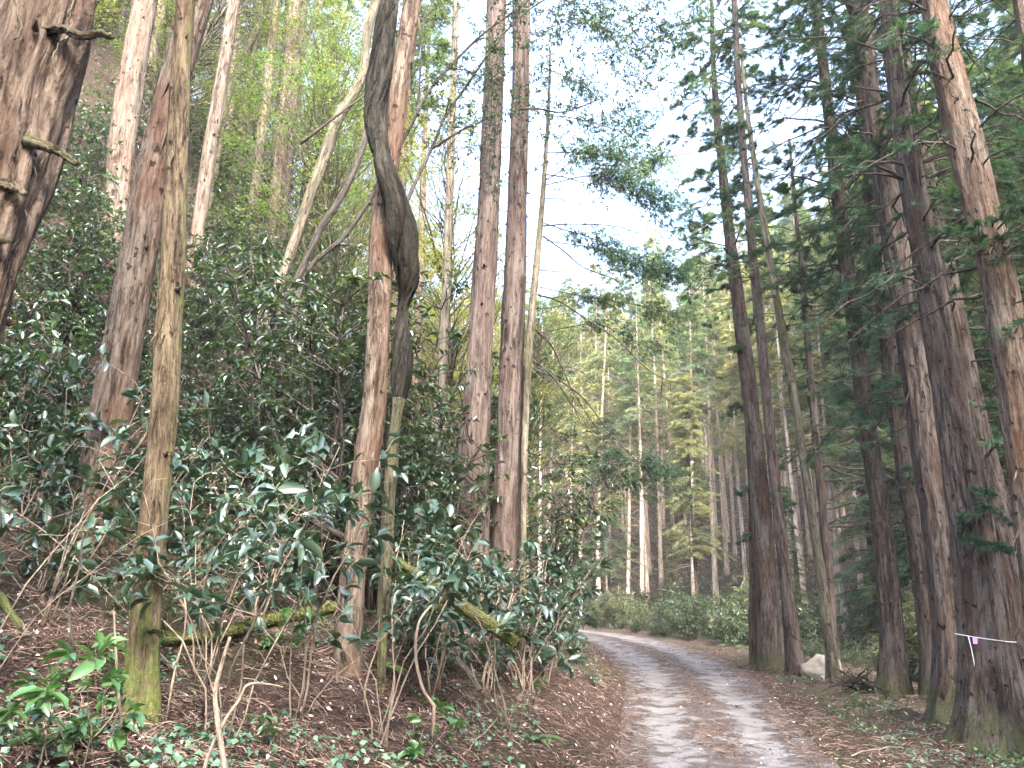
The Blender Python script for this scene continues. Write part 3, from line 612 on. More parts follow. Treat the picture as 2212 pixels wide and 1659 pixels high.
rtree('G', 'tall trunk with pale peeling upper bark, left side of the big cluster at the right', [(2048, 1572, 40), (2055, 1440, 31), (2048, 1300, 31), (2026, 1106, 33), (2007, 1050, 32), (1987, 886, 30), (1968, 720, 28), (1945, 553, 26), (1918, 400, 23), (1890, 300, 21), (1877, 200, 20), (1862, 100, 20), (1851, 0, 19), (1846, -60, 18)], B_CEDAR, Y=12.0, seed=48, seg=52, step=.07, nkn=20, nfl=260, flare=.5, flen=.5)
rtree('H', 'huge furrowed trunk with a white cord and pink tag tied round it', [(2152, 1640, 84), (2146, 1560, 66), (2140, 1500, 58), (2129, 1390, 52), (2118, 1250, 48), (2100, 1106, 42), (2076, 1050, 38), (2052, 886, 32), (2029, 720, 28), (2005, 560, 26), (1970, 400, 25), (1945, 250, 21), (1930, 120, 19), (1918, 0, 17), (1912, -60, 16)], B_CEDAR, Y=10.4, seed=49, seg=64, step=.06, nkn=30, nfl=320, flare=.75, flen=.4)
rtree('I', 'dark trunk directly behind the right side of the trunk with the cord', [(2235, 1520, 34), (2205, 1320, 28), (2175, 1150, 26), (2136, 1050, 25), (2100, 886, 19), (2077, 720, 18), (2045, 553, 17), (2012, 400, 15), (1988, 300, 13), (1955, 150, 12), (1930, 0, 11)], B_CEDAR, Y=12.6, seed=50, nkn=16, nfl=60)
rtree('J', 'thick brown trunk leaning left at the right edge with whorls of dead branches', [(2300, 1560, 46), (2262, 1300, 40), (2222, 1060, 37), (2200, 900, 36), (2180, 740, 35), (2163, 620, 34), (2147, 553, 33), (2108, 400, 33), (2091, 333, 33), (2059, 200, 30), (2035, 100, 28), (2017, 0, 24), (2008, -70, 23)], B_RED, Y=9.2, seed=51, seg=56, step=.06, nkn=26, nfl=200, flare=.3)
rtree('K', 'reddish trunk cut off by the top right corner', [(2330, 1200, 24), (2290, 800, 22), (2262, 400, 20), (2240, 200, 18), (2217, 60, 16), (2203, 0, 15), (2196, -60, 14)], B_RED, Y=11.5, seed=52, seg=32, nkn=8, nfl=40)

# ------------------------------------------------------------------ twigs with leaves
def twig_leaves(W_, L_, P0, D, L, nl=7, leafL=.1, Wd=.42, det=1, droop=.15, rw=.003, cluster=.35, flat=.6, outw=.9, fold=.12, curl=.18):
    m = len(P0)
    if m == 0: return
    D = nrm(D); t = np.linspace(0, 1, 5)
    P = P0[:, None] + D[:, None] * (t[None, :, None] * L[:, None, None]); P[:, :, 2] -= droop * L[:, None] * t[None] ** 2
    wob = rng.normal(size=(m, 5, 3)) * .04 * L[:, None, None]; wob[:, 0] = 0; P = P + wob
    if W_ is not None: tubes(W_, P, (rw * (1 - .6 * t))[None] * np.ones((m, 1)) * (L[:, None] / L.mean()), 3)
    tl = cluster + (1 - cluster) * np.sqrt(rng.random((m, nl)))
    idx = np.clip(tl * 4, 0, 3.999); i0 = idx.astype(int); f = (idx - i0)[..., None]; ar = np.arange(m)[:, None]
    B = P[ar, i0] * (1 - f) + P[ar, i0 + 1] * f
    Tt = nrm(P[ar, np.minimum(i0 + 1, 4)] - P[ar, i0])
    R = rng.normal(size=(m, nl, 3)); R[..., 2] *= (1 - flat); S = nrm(R - (R * Tt).sum(-1, keepdims=True) * Tt)
    Dl = nrm(Tt * U(.1, .9, (m, nl))[..., None] + S * outw); Dl[..., 2] -= U(-.05, .35, (m, nl)); Dl = nrm(Dl)
    N = nrm(np.array([0, 0, 1.0]) * flat * 2 + rng.normal(size=(m, nl, 3)) * .55)
    rr = np.clip(np.repeat(rng.random(m), nl) * .6 + rng.random(m * nl) * .4, 0, 1)
    leaves(L_, B.reshape(-1, 3), Dl.reshape(-1, 3), N.reshape(-1, 3), (leafL * U(.45, 1.25, m * nl)), W=Wd, det=det, rnd=rr, fold=fold, curl=curl)

def shrub(name, nstem, h, spread, ntw, twL, nl, leafL, Wd, lmat, wmat, det=1, lean=(0, 0), rstem=.009, lower=.25, cluster=.45):
    root = empty(name, (0, 0, 0)); W_ = MB(); L_ = MB(); P0 = []; D = []
    for _ in range(nstem):
        az = U(0, 6.28); hh = h * U(.6, 1.05); t = np.linspace(0, 1, 9)
        out = spread * U(.3, 1.0); d = np.array([math.cos(az), math.sin(az), 0]) * out + np.array([lean[0], lean[1], 0])
        P = np.zeros((9, 3)); P[:, 0] = U(-.08, .08) + d[0] * t ** 1.3; P[:, 1] = U(-.08, .08) + d[1] * t ** 1.3; P[:, 2] = hh * (t ** .85) - .1
        P[1:] += np.cumsum(rng.normal(size=(8, 3)) * .03 * h / 2, 0)
        tube(W_, P, rstem * U(.7, 1.3) * (1 - .7 * t), 5)
        k = rng.integers(int(9 * lower), 9, max(2, ntw // nstem)); T = nrm(np.gradient(P, axis=0))
        for q in k:
            P0.append(P[q]); a = U(0, 6.28); D.append(T[q] * .5 + np.array([math.cos(a), math.sin(a), U(-.1, .5)]))
    P0 = np.array(P0); D = np.array(D)
    twig_leaves(W_, L_, P0, D, twL * U(.5, 1.2, len(P0)), nl, leafL, Wd, det, cluster=cluster, rw=rstem * .35)
    W_.obj('stems', wmat, root); L_.obj('leaves', lmat, root); return root
used = set()
def place(proto, x, y, s=1.0, rz=None, label=None, cat=None, group=None, dz=0.0, tilt=0.0, z=None):
    if proto.name in used: o = copy_tree(proto)
    else: used.add(proto.name); o = proto
    o.location = (x, y, (H1(x, y) if z is None else z) + dz); o.rotation_euler = (U(-tilt, tilt), U(-tilt, tilt), U(0, 6.28) if rz is None else rz); o.scale = (s, s, s * U(.9, 1.1))
    return tag(o, label, cat, group)

# big glossy-leaved shrubs on the near bank
BIG = [shrub('glossy_shrub', 6, 1.35, .75, 54, .36, 7, .125, .42, L_BIG, B_TWIG, 2, lower=.3) for _ in range(5)]
near = [(60, 1150, 1.0, 'glossy shrub at the left edge below the fern'), (95, 1290, .8, 'glossy shrub at the left edge between the leaning trunk and the mossy log'),     (440, 1250, 1.15, 'glossy shrub with pale arching twigs between the mossy trunk and the red trunk'),
    (560, 1190, 1.2, 'tall glossy shrub left of the red trunk on the bank'),     (690, 1150, 1.25, 'tall glossy shrub behind the red trunk foot'),     (880, 1190, 1.2, 'tall glossy shrub right of the vine, above the fallen mossy pole'), (960, 1180, 1.25, 'glossy shrub in front of the left straight grey-brown trunk'),     (1060, 1210, 1.2, 'glossy shrub between the feet of the two straight grey-brown trunks'), (1130, 1220, 1.2, 'glossy shrub at the foot of the thin dead mossy trunk'), (1190, 1370, .6, 'low glossy shrub on the bank edge beside the track'),
    (330, 1180, 1.1, 'glossy shrub behind the slender mossy trunk'), (470, 1120, 1.2, 'glossy shrub on the upper bank between leaning and red trunks'), (925, 1420, .55, 'small glossy shrub under the fallen mossy pole'), (850, 1400, .5, 'small glossy shrub beside the mossy vine stem foot'),
    (1100, 1400, .6, 'small glossy shrub below the end of the fallen mossy pole'), (30, 1010, 1.0, 'glossy shrub by the ferns at the left edge'), (150, 1000, .9, 'glossy shrub above the ferns left of the leaning trunk')]
for i, (px, py, s_, lb) in enumerate(near):
    h = hit(px, py); place(BIG[i % 5], h[0], h[1], s_, label=lb, cat='shrub', group='glossy shrubs on the bank', tilt=.12)
BIGT = [shrub('arching_glossy_shrub', 6, 2.0, 1.25, 44, .46, 7, .135, .42, L_BIG, B_TWIG, 2, lower=.55, rstem=.007) for _ in range(4)]
for i, (x, y, s_, lb) in enumerate([(-3.35, 4.9, .95, 'arching shrub with big leaves at the left edge beside the fern'), (-1.85, 5.3, 1.0, 'arching shrub with pale bare stems right behind the crossed pale stems'),
    (-1.5, 6.0, 1.1, 'arching shrub with big leaves over the middle of the long mossy log'), (-.95, 6.4, 1.05, 'arching shrub crossing the red trunk and mossy vine stem'),
    (.05, 8.3, 1.1, 'arching shrub below the right straight grey-brown trunk'), (-2.4, 6.3, 1.1, 'arching shrub between the leaning trunk and slender mossy trunk'), (-3.6, 6.2, 1.0, 'arching shrub left of the leaning trunk among the ferns'), (.35, 10.4, 1.0, 'arching shrub at the foot of the thin dead mossy trunk overhanging the bank')]):
    place(BIGT[i % 4], x, y, s_, label=lb, cat='shrub', group='arching glossy shrubs', tilt=.08)
for i, (px, py, s_, lb) in enumerate([(1205, 1395, .5, 'low glossy shrub on the bank rim above the bend'), (1240, 1400, .45, 'low glossy shrub at the tip of the bank rim'), (1262, 1440, .35, 'tiny glossy shrub low on the bank rim beside the track'), (1180, 1440, .4, 'tiny glossy shrub on the bank under the rim'), (1290, 1490, .3, 'tiny glossy shrub at the bank foot next to the track')]):
    h = hit(px, py); place(BIG[i % 5], h[0], h[1], s_, label=lb, cat='shrub', group='glossy shrubs on the bank rim', tilt=.2)
for i, (x, y, s_, lb) in enumerate([(-.75, 8.9, 1.0, 'leafy bush hiding the foot of the left straight grey-brown trunk'), (-.25, 9.6, 1.05, 'leafy bush between and before the two straight grey-brown trunks'), (.2, 10.3, 1.1, 'leafy bush hiding the foot of the right straight grey-brown trunk'), (.65, 11.6, .9, 'leafy bush right of the thin dead mossy trunk over the bank'), (-1.15, 9.5, 1.0, 'leafy bush just right of the vine behind the slanting mossy pole'), (-2.6, 8.3, 1.0, 'leafy bush between the leaning trunk and the red trunk')]):
    place(BIG[(i * 2) % 5], x, y, s_ * 1.25, label=lb, cat='bush', group='leafy bushes at the trunk feet', tilt=.08)
# brighter low saplings bottom left
LOW = [shrub('broadleaf_sapling', 3, .62, .28, 16, .2, 6, .12, .45, L_LIGHT, B_TWIG, 2, rstem=.006), shrub('broadleaf_sapling', 2, .4, .2, 9, .15, 6, .10, .5, L_LIGHT, B_TWIG, 2, rstem=.005)]
for i, (px, py, s_, lb) in enumerate([(150, 1655, 1.1, 'light green leafy sapling at the bottom left corner'), (225, 1600, .9, 'light green sapling in front of the mossy trunk foot'), (60, 1655, .8, 'light green sapling at the very left of the bottom edge'), (215, 1500, .9, 'light green sapling under the mossy log'), (600, 1420, .9, 'small sapling with a whorl of leaves below the mossy log'), (560, 1640, .6, 'tiny sapling at the bottom edge right of the crossed pale stems'), (905, 1650, .8, 'tiny sapling at the bottom edge below the pale curved stem'), (1170, 1500, .5, 'tiny sapling by the small fern on the litter')]):
    h = hit(px, py); place(LOW[i % 2], h[0], h[1], s_, label=lb, cat='sapling', group='light green saplings')

# undergrowth up the left slope
UND = [shrub('evergreen_shrub', 7, 2.0, .9, 120, .5, 9, .11, .42, L_SHRUB, B_DTWIG, 1, rstem=.012, lower=.2) for _ in range(4)]
TALL = [shrub('evergreen_small_tree', 7, 4.2, 1.3, 330, .7, 12, .125, .38, L_SHRUB, B_DTWIG, 1, rstem=.028, lower=.2) for _ in range(3)]
GU = 'evergreen undergrowth on the left slope'
und = []
for k in range(5000):
    px, py = U(-60, 1010), U(200, 1080)
    if py < 300 + .12 * abs(px - 300): continue
    h = hit(px, py)
    if h[1] > 34 or h[1] < 6.3: continue
    if any((h[0] - a) ** 2 + (h[1] - b) ** 2 < (.36 + .045 * h[1]) ** 2 for a, b in und): continue
    und.append((h[0], h[1])); s_ = U(.55, 1.05)
    if h[1] > 16: s_ *= 1.35
    place(UND[k % 4], h[0], h[1], s_, label='dark evergreen shrub with small glossy leaves growing on the left slope', cat='shrub', group=GU, tilt=.15)
    if len(und) > 150: break
print('und', len(und))
for i, (px, py, s_, lb) in enumerate([(700, 1010, 1.0, 'tall dark evergreen bush leaning against the left of the red trunk'), (640, 900, 1.0, 'tall dark evergreen bush left of the red trunk, below the dark slanting limbs'), (760, 900, .9, 'tall dark evergreen bush just behind the red trunk'),
    (900, 1050, .85, 'evergreen bush right of the vine bulge'), (960, 1000, .9, 'evergreen bush behind the slender pale trunk'), (1170, 1300, .72, 'evergreen bush right of the thin dead mossy trunk, overhanging the bank'), (1215, 1345, .5, 'low evergreen bush on the bank where the track bends away'),
    (560, 760, .8, 'evergreen bush at the foot of the slim and fused trunks'), (130, 760, .7, 'evergreen bush left of the leaning trunk on the upper slope'), (420, 800, .7, 'evergreen bush right of the mossy trunk halfway up the slope'), (1150, 1250, .7, 'evergreen bush hiding the foot of the thin dead mossy trunk'), (990, 1120, .6, 'evergreen bush behind the left straight grey-brown trunk'), (620, 1060, .8, 'evergreen bush between the mossy trunk and the red trunk, in front of the dark limbs'), (860, 960, .8, 'evergreen bush behind the vine bulge'), (915, 900, .9, 'tall evergreen bush up behind the slender pale trunk'), (520, 960, .75, 'evergreen bush in the middle of the left slope'), (1060, 1150, .55, 'evergreen bush between the two straight grey-brown trunks'), (1225, 1290, .6, 'bright evergreen bush leaning out over the bank end'), (700, 850, .9, 'tall evergreen bush high left of the vine')]):
    h = hit(px, py); place(TALL[i % 3], h[0], h[1], s_, label=lb, cat='bush', group='tall evergreen bushes', tilt=.1)

for i, (x, y, s_, lb) in enumerate([(-2.35, 9.6, 1.2, 'tallest dark evergreen bush, rising left of the red trunk to the vine bulge'), (-1.75, 10.6, 1.1, 'tall dark evergreen bush close behind the red trunk and vine'), (-3.3, 10.4, 1.05, 'tall dark evergreen bush between the mossy trunk and the dark slanting limbs'), (-1.05, 11.4, 1.0, 'tall evergreen bush right of the vine before the slender pale trunk'), (-.75, 13.8, 1.05, 'tall evergreen bush just left of the left straight grey-brown trunk'), (.75, 13.9, .95, 'evergreen bush seen right of the thin dead mossy trunk')]):
    place(TALL[i % 3], x, y, s_, label=lb, cat='bush', group='tall evergreen bushes', tilt=.06)

# ------------------------------------------------------------------ background trees
def conifer(name, h, r, c0, rad, nb, anchors, bl, k, lm, bm, width=.1, ndead=18, seed=0, lean=.02, top_pow=.8):
    root = empty(name, (0, 0, 0)); t = np.linspace(0, 1, 26)
    P = np.stack([lean * h * t ** 2 + .05 * np.sin(t * 7 + seed), .04 * np.cos(t * 6 + seed), h * t - .4], -1)
    mb = MB(); tube(mb, P, r * (1 - .88 * t ** 1.1) * (1 + .35 * np.exp(-t * 22)), 12, disp=bark_disp(seed, .06, .08)); 
    t9 = np.linspace(0, 1, 6)
    def tr(z): return np.stack([np.interp(z, P[:, 2], P[:, 0]), np.interp(z, P[:, 2], P[:, 1]), z], -1)
    z = U(c0 * h, h * .99, nb); u = (z / h - c0) / (1 - c0); L = rad * (.25 + .75 * (1 - u) ** top_pow) * U(.55, 1.1, nb) * np.clip(.5 + u * 5, 0, 1)
    az = U(0, 6.28, nb); el = U(-.1, .45, nb); D = np.stack([np.cos(az) * np.cos(el), np.sin(az) * np.cos(el), np.sin(el)], -1)
    B = tr(z)[:, None] + D[:, None] * (t9[None, :, None] * L[:, None, None]); B[:, :, 2] -= (t9[None] ** 2) * L[:, None] * U(.25, .6, (nb, 1))
    wm = MB(); tubes(wm, B, np.outer(L * .011 + .004, 1 - .8 * t9), 4)
    z2 = U(.12 * h, c0 * h * 1.25, ndead); az = U(0, 6.28, ndead); el = U(-.5, .25, ndead); L2 = U(.25, .85, ndead) * rad
    D2 = np.stack([np.cos(az) * np.cos(el), np.sin(az) * np.cos(el), np.sin(el)], -1)
    B2 = tr(z2)[:, None] + D2[:, None] * (t9[None, :, None] * L2[:, None, None]); B2[:, :, 2] -= (t9[None] ** 2) * L2[:, None] * .25; B2 += rng.normal(size=B2.shape) * .02
    if ndead: tubes(wm, B2, np.outer(L2 * .008 + .004, 1 - .8 * t9), 3)
    mb.obj('trunk', bm, root); wm.obj('branches', B_TWIG if 'far' in name else B_DTWIG, root)
    A = anchors; tt = U(.25, 1.0, (nb, A)); ix = tt * 5 * .999; i0 = ix.astype(int); f = (ix - i0)[..., None]; ar = np.arange(nb)[:, None]
    Q = B[ar, i0] * (1 - f) + B[ar, i0 + 1] * f; S = np.stack([-np.sin(np.arctan2(D[:, 1], D[:, 0])), np.cos(np.arctan2(D[:, 1], D[:, 0])), np.zeros(nb)], -1)
    sdv = U(-1, 1, (nb, A)); w_ = sdv * .38 * L[:, None] * (1.1 - tt) ; Q = Q + S[:, None] * w_[..., None]; Q[..., 2] -= np.abs(w_) * .25 + U(0, .12, (nb, A))
    Df = nrm(D[:, None] + S[:, None] * (sdv * .9)[..., None] + np.array([0, 0, -.25]))
    keep = vnoise(Q * 1.1 + seed) > -.45
    fm = MB(); rn = np.clip(.5 + .5 * vnoise(Q * .8 + 3 + seed) + rng.normal(size=(nb, A)) * .15, 0, 1)
    sprays(fm, Q[keep], Df[keep], bl, k, width, rnd=rn[keep]); fm.obj('crown', lm, root); return root
def broadleaf(name, h, r, spread, ncl, per, leafL, lm, bm, seed=0, lean=.1, c0=.3):
    root = empty(name, (0, 0, 0)); t = np.linspace(0, 1, 16)
    P = np.stack([lean * h * t ** 1.5 + .12 * np.sin(t * 9 + seed), .1 * np.cos(t * 8 + seed), h * .9 * t - .3], -1)
    wm = MB(); tube(wm, P, r * (1 - .85 * t), 9, disp=bark_disp(seed, .05, .12))
    zz = U(c0 * h, h, ncl); u = (zz / h - c0) / (1 - c0); rr = spread * np.sqrt(np.clip(4 * (u + .08) * (1.05 - u), .05, 1)) * np.sqrt(rng.random(ncl)); az = U(0, 6.28, ncl)
    cx = np.interp(zz, P[:, 2], P[:, 0]) + rr * np.cos(az); cyy = np.interp(zz, P[:, 2], P[:, 1]) + rr * np.sin(az); Cc = np.stack([cx, cyy, zz], -1)
    z0 = np.maximum(zz - rr * 1.1, .15 * h); st = np.stack([np.interp(z0, P[:, 2], P[:, 0]), np.interp(z0, P[:, 2], P[:, 1]), z0], -1)
    tq = np.linspace(0, 1, 6); B = st[:, None] * (1 - tq[None, :, None]) + Cc[:, None] * tq[None, :, None]; B += rng.normal(size=B.shape) * .08; B[:, 0] = st
    tubes(wm, B, np.outer(rr * .008 + .006, 1 - .8 * tq), 4)
    wm.obj('trunk', bm, root); fm = MB()
    c = np.repeat(Cc, per, 0); sz = np.repeat(U(.25, .6, ncl), per); off = nrm(rng.normal(size=(ncl * per, 3))) * (rng.random((ncl * per, 1)) ** .5) * sz[:, None] * np.array([1.2, 1.2, .6])
    Q = c + off; D = nrm(rng.normal(size=Q.shape) * np.array([1, 1, .5])); N = nrm(rng.normal(size=Q.shape) * .7 + np.array([0, 0, 1]))
    leaves(fm, Q, D, N, leafL * U(.7, 1.25, len(Q)), W=.45, det=1, rnd=np.clip(np.repeat(rng.random(ncl), per) * .6 + rng.random(len(Q)) * .4, 0, 1))
    fm.obj('crown', lm, root); return root
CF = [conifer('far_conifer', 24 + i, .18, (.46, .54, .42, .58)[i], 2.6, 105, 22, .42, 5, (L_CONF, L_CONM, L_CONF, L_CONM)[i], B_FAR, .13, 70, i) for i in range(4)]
CN = [conifer('conifer', 20, .17, (.22, .30, .16)[i], 3.2, 190, 60, .27, 7, (L_CONM, L_CONF, L_CONM)[i], B_GREY, .10, 30, 10 + i) for i in range(3)]
BL = [broadleaf('broadleaf_tree', (14, 12, 15, 10)[i], .11, (3.0, 2.7, 3.2, 2.4)[i], 260, 64, (.085, .075, .085, .075)[i], (L_YEL, L_YEL, L_YEL, L_MID)[i], B_OLIVE, 20 + i, .12 * (-1) ** i, c0=.15) for i in range(4)]
TH = [conifer('hillside_cedar', 21, .20, (.62, .55)[i], 2.2, 70, 18, .36, 6, L_CONM, B_PINK, .11, 14, 30 + i, .03) for i in range(2)]
for i, (px, py, s_, v) in enumerate([(120, 400, .75, 0), (60, 430, .6, 1), (170, 330, .8, 0)]):
    h = hit(px, py); x, y = h[0] * 1.35, h[1] * 1.3
    place(BL[v], x, y, s_, label='x', cat='tree', group='broadleaf trees on the left slope', tilt=.08)
taken = []
def free(x, y, d):
    for a, b in taken:
        if (a - x) ** 2 + (b - y) ** 2 < d * d: return False
    taken.append((x, y)); return True
for P_ in (P1, P2, P3, P4, P9, P11, P12, P13) + tuple(v[1] for v in RT.values()): taken.append((P_[0][0], P_[0][1]))
def project(x, y, z):
    v = np.array([x, y, z]) - EYE; f = v @ fwd
    return (CX + FOC * (v @ rgt) / f, CY - FOC * (v @ upv) / f) if f > .1 else (-9999, 0)
cnt = dict(f=0, n=0, b=0, h=0, m=0)
# nearer right slope, thick green
for k in range(5000):
    if cnt['n'] >= 44: break
    y = U(9, 34); x = U(9, 30)
    d, sd_, _ = road_dist(np.array([x]), np.array([y])); d = d[0]
    px, _ = project(x, y, 1.5)
    if sd_[0] > 0 or d < 11.0 or px > 2700: continue
    if not free(x, y, 2.3): continue
    cnt['n'] += 1
    place(CN[int(rng.integers(3))], x, y, U(.8, 1.25), label='green conifer with low drooping boughs on the slope across the stream', cat='tree', group='conifers across the stream', tilt=.05)
for k in range(600):
    if cnt['m'] >= 7: break
    y = U(27, 62); x = U(-.08, .5) * y
    d, sd_, _ = road_dist(np.array([x]), np.array([y]))
    if sd_[0] > 0 or d[0] < 5.5: continue
    if not free(x, y, 3.4): continue
    cnt['m'] += 1
    place(CN[int(rng.integers(3))], x, y, U(.3, .8), label='young green conifer with boughs low down among the plantation trunks', cat='tree', group='young conifers in the plantation', tilt=.04)
# far slope ahead and right across the stream
for k in range(6000):
    if cnt['f'] >= 285: break
    y = 26 + 70 * rng.random() ** 1.25; x = U(-.14, .66) * y
    d, sd_, _ = road_dist(np.array([x]), np.array([y])); d = d[0]
    if sd_[0] > 0 or d < 11.5: continue
    if not free(x, y, 1.7 + .006 * y): continue
    cnt['f'] += 1
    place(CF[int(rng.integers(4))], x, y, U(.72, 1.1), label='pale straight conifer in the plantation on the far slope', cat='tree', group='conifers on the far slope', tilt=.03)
# left slope
rng = np.random.default_rng(21)
for k in range(6000):
    if cnt['b'] >= 105: break
    y = U(16.5, 60); x = U(-34, 1)
    d, sd_, _ = road_dist(np.array([x]), np.array([y])); d = d[0]
    px, _ = project(x, y, H1(x, y) + 3)
    if sd_[0] < 0 or d < 3.2 or px < -500 or px > 1120: continue
    if not free(x, y, 1.75): continue
    cnt['b'] += 1
    place(BL[int(rng.integers(4))], x, y, U(.6, 1.1), label='yellow-green broadleaf tree among the trunks on the left slope', cat='tree', group='broadleaf trees on the left slope', tilt=.12)
for k in range(2000):
    if cnt['h'] >= 40: break
    y = U(17, 55); x = U(-36, -2)
    d, sd_, _ = road_dist(np.array([x]), np.array([y])); px, _ = project(x, y, H1(x, y) + 3)
    if sd_[0] < 0 or d[0] < 5 or px < -200 or px > 960: continue
    if not free(x, y, 1.5): continue
    cnt['h'] += 1
    place(TH[k % 2], x, y, U(.8, 1.05), label='pinkish cedar trunk far up the left slope behind the leaves', cat='tree', group='cedars far up the left slope', tilt=.05)
shade = 0
for k in range(900):
    if shade >= 34: break
    x, y = U(-9, 24), U(-34, -4)
    if road_dist(np.array([x]), np.array([y]))[0][0] < 2.2 or not free(x, y, 3.6): continue
    shade += 1; place(CN[int(rng.integers(3))], x, y, U(1.0, 1.2), label='tall conifer behind the viewpoint that shades the near bank', cat='tree', group='conifers behind the viewpoint')
print(cnt, shade)

# ------------------------------------------------------------------ boughs on the measured trees
def boughs(root, P, z0, z1, nb, Lm, A, bl, k, width, lm, az0=None, az1=None, droop=(.2, .6), dens_cut=-.3, seed=0, el=(-.1, .4), wm=None, name='crown', rb=.011, inner=.3):
    z = U(z0, z1, nb); b0 = np.stack([np.interp(z, P[:, 2], P[:, 0]), np.interp(z, P[:, 2], P[:, 1]), z], -1)
    az = U(0 if az0 is None else az0, 6.28 if az1 is None else az1, nb); e = U(el[0], el[1], nb); L = Lm * U(.5, 1.15, nb)
    D = np.stack([np.cos(az) * np.cos(e), np.sin(az) * np.cos(e), np.sin(e)], -1); t = np.linspace(0, 1, 8)
    B = b0[:, None] + D[:, None] * (t[None, :, None] * L[:, None, None]); B[:, :, 2] -= t[None] ** 2 * L[:, None] * U(droop[0], droop[1], (nb, 1)); B[:, 1:] += rng.normal(size=(nb, 7, 3)) * .02 * Lm
    w = MB(); tubes(w, B, np.outer(L * rb + .003, 1 - .8 * t), 5)
    S = np.stack([-np.sin(az), np.cos(az), np.zeros(nb)], -1)
    # side twigs
    m = 9; tt = U(.2, .95, (nb, m)); ix = tt * 6.999; i0 = ix.astype(int); f = (ix - i0)[..., None]; ar = np.arange(nb)[:, None]
    Q0 = (B[ar, i0] * (1 - f) + B[ar, i0 + 1] * f); sg = np.where(rng.random((nb, m)) < .5, -1, 1)
    TD = nrm(D[:, None] * .8 + S[:, None] * sg[..., None] * U(.5, 1.1, (nb, m))[..., None] + rng.normal(size=(nb, m, 3)) * .15); TL = (.36 * L[:, None] * (1.15 - tt))
    t5 = np.linspace(0, 1, 5); TP = Q0[:, :, None] + TD[:, :, None] * (t5[None, None, :, None] * TL[:, :, None, None]); TP[..., 2] -= t5 ** 2 * TL[..., None] * .3
    TP = TP.reshape(-1, 5, 3); tubes(w, TP, np.outer(np.full(len(TP), .004), 1 - .7 * t5), 3)
    w.obj('boughs', wm or B_DTWIG, root)
    if A:
        a = U(.1, 1, (len(TP), A)); ia = a * 3.999; j0 = ia.astype(int); ff = (ia - j0)[..., None]; ar = np.arange(len(TP))[:, None]
        Q = (TP[ar, j0] * (1 - ff) + TP[ar, j0 + 1] * ff).reshape(-1, 3); Df = nrm(np.repeat(TD.reshape(-1, 3), A, 0) + rng.normal(size=(len(Q), 3)) * .45 + np.array([0, 0, -.2]))
        kp = vnoise(Q * 1.7 + seed) > dens_cut; Q = Q[kp]; Df = Df[kp]
        fm = MB(); sprays(fm, Q, Df, bl, k, width, rnd=np.clip(.5 + .5 * vnoise(Q * 1.2 + 3 + seed) + rng.normal(size=len(Q)) * .12, 0, 1)); fm.obj(name, lm, root)
def zrow(px, py, Y): return atY(px, py, Y)[2]
def rb(key, rowlo, rowhi, nb, Lm, A=10, bl=.17, k=6, width=.10, lm=None, **kw):
    root, P, R, Y = RT[key]; bl *= .72; k += 3; width *= .85; A = int(A * 1.3); kw['dens_cut'] = min(kw.get('dens_cut', -.4), -.4); boughs(root, P, zrow(1700, rowlo, Y), zrow(1700, rowhi, Y), nb, Lm, A, bl, k, width, lm or L_CON, **kw)
rb('A', 700, -500, 120, 2.3, 14, .22, width=.11, dens_cut=-.2, seed=1)
rb('A', 1150, 560, 16, .8, 9, .2, name='needle_tufts', seed=2, dens_cut=-.8)
rb('B', 620, -500, 100, 2.0, 12, .2, seed=3, lm=L_CONM)
rb('B', 1200, 500, 26, 1.1, 0, seed=4)
rb('C', 700, 380, 14, 1.2, 5, seed=5)
rb('D', 1250, 480, 46, 2.4, 0, seed=6, az0=-1.2, az1=1.6, droop=(-.05, .35))
rb('D', 1000, 420, 26, 2.0, 8, seed=26, lm=L_CONM, name='needle_tufts')
rb('E', 640, -400, 110, 2.5, 13, .2, seed=7)
rb('E', 1150, 500, 12, 1.5, 0, seed=8)
rb('F', 900, -400, 90, 2.2, 12, .19, seed=9)
rb('G', 640, -300, 80, 2.3, 12, .15, seed=10, dens_cut=-.15)
rb('H', 680, -300, 70, 2.1, 12, .14, seed=11, dens_cut=-.1)
rb('H', 1200, 1020, 6, 1.0, 12, .13, seed=12, az0=3.6, az1=5.4, name='low_sprig', dens_cut=-1)
rb('I', 1000, -300, 110, 2.2, 12, .15, seed=13)
rb('J', 400, -200, 30, 1.8, 10, .13, seed=14)
rb('J', 700, -100, 36, 1.8, 0, seed=15)
rb('J', 760, 420, 14, 1.2, 12, .12, seed=16, az0=3.2, az1=5.4, name='front_spray', lm=L_CON, dens_cut=-.5)
rb('K', 900, -300, 80, 2.2, 12, .14, seed=17)
# green boughs hanging at the ends of the dead trunk's right-hand side come from a hinoki behind it
hk = empty('hinoki_cypress', tuple(hit(1240, 1330)), 'dark green cypress with hanging boughs right of the thin dead mossy trunk', 'tree')
def px_clump(root, pts, Y, r, lm, name, dy=0, nsp=110, spread=.55, bl=.16, seed=0, k=6):
    Q = px_branch(root, pts, Y, r, B_DTWIG, 2, 'bough', dy=dy)
    n = len(Q); nsp = int(nsp * 3.6); i = rng.integers(n // 3, n, nsp); a = rng.normal(size=(nsp, 3)) * spread * np.array([1, 1, .45]) * (.35 + .65 * i / n)[:, None]
    c = Q[i] + a; c = c[vnoise(c * 2.2 + seed) > -.25]
    fm = MB(); sprays(fm, c, nrm(rng.normal(size=c.shape) + np.array([.6, 0, -.5])), bl, k, .13, rnd=np.clip(.45 + .5 * vnoise(c * 2 + seed), 0, 1)); fm.obj(name, lm, root)
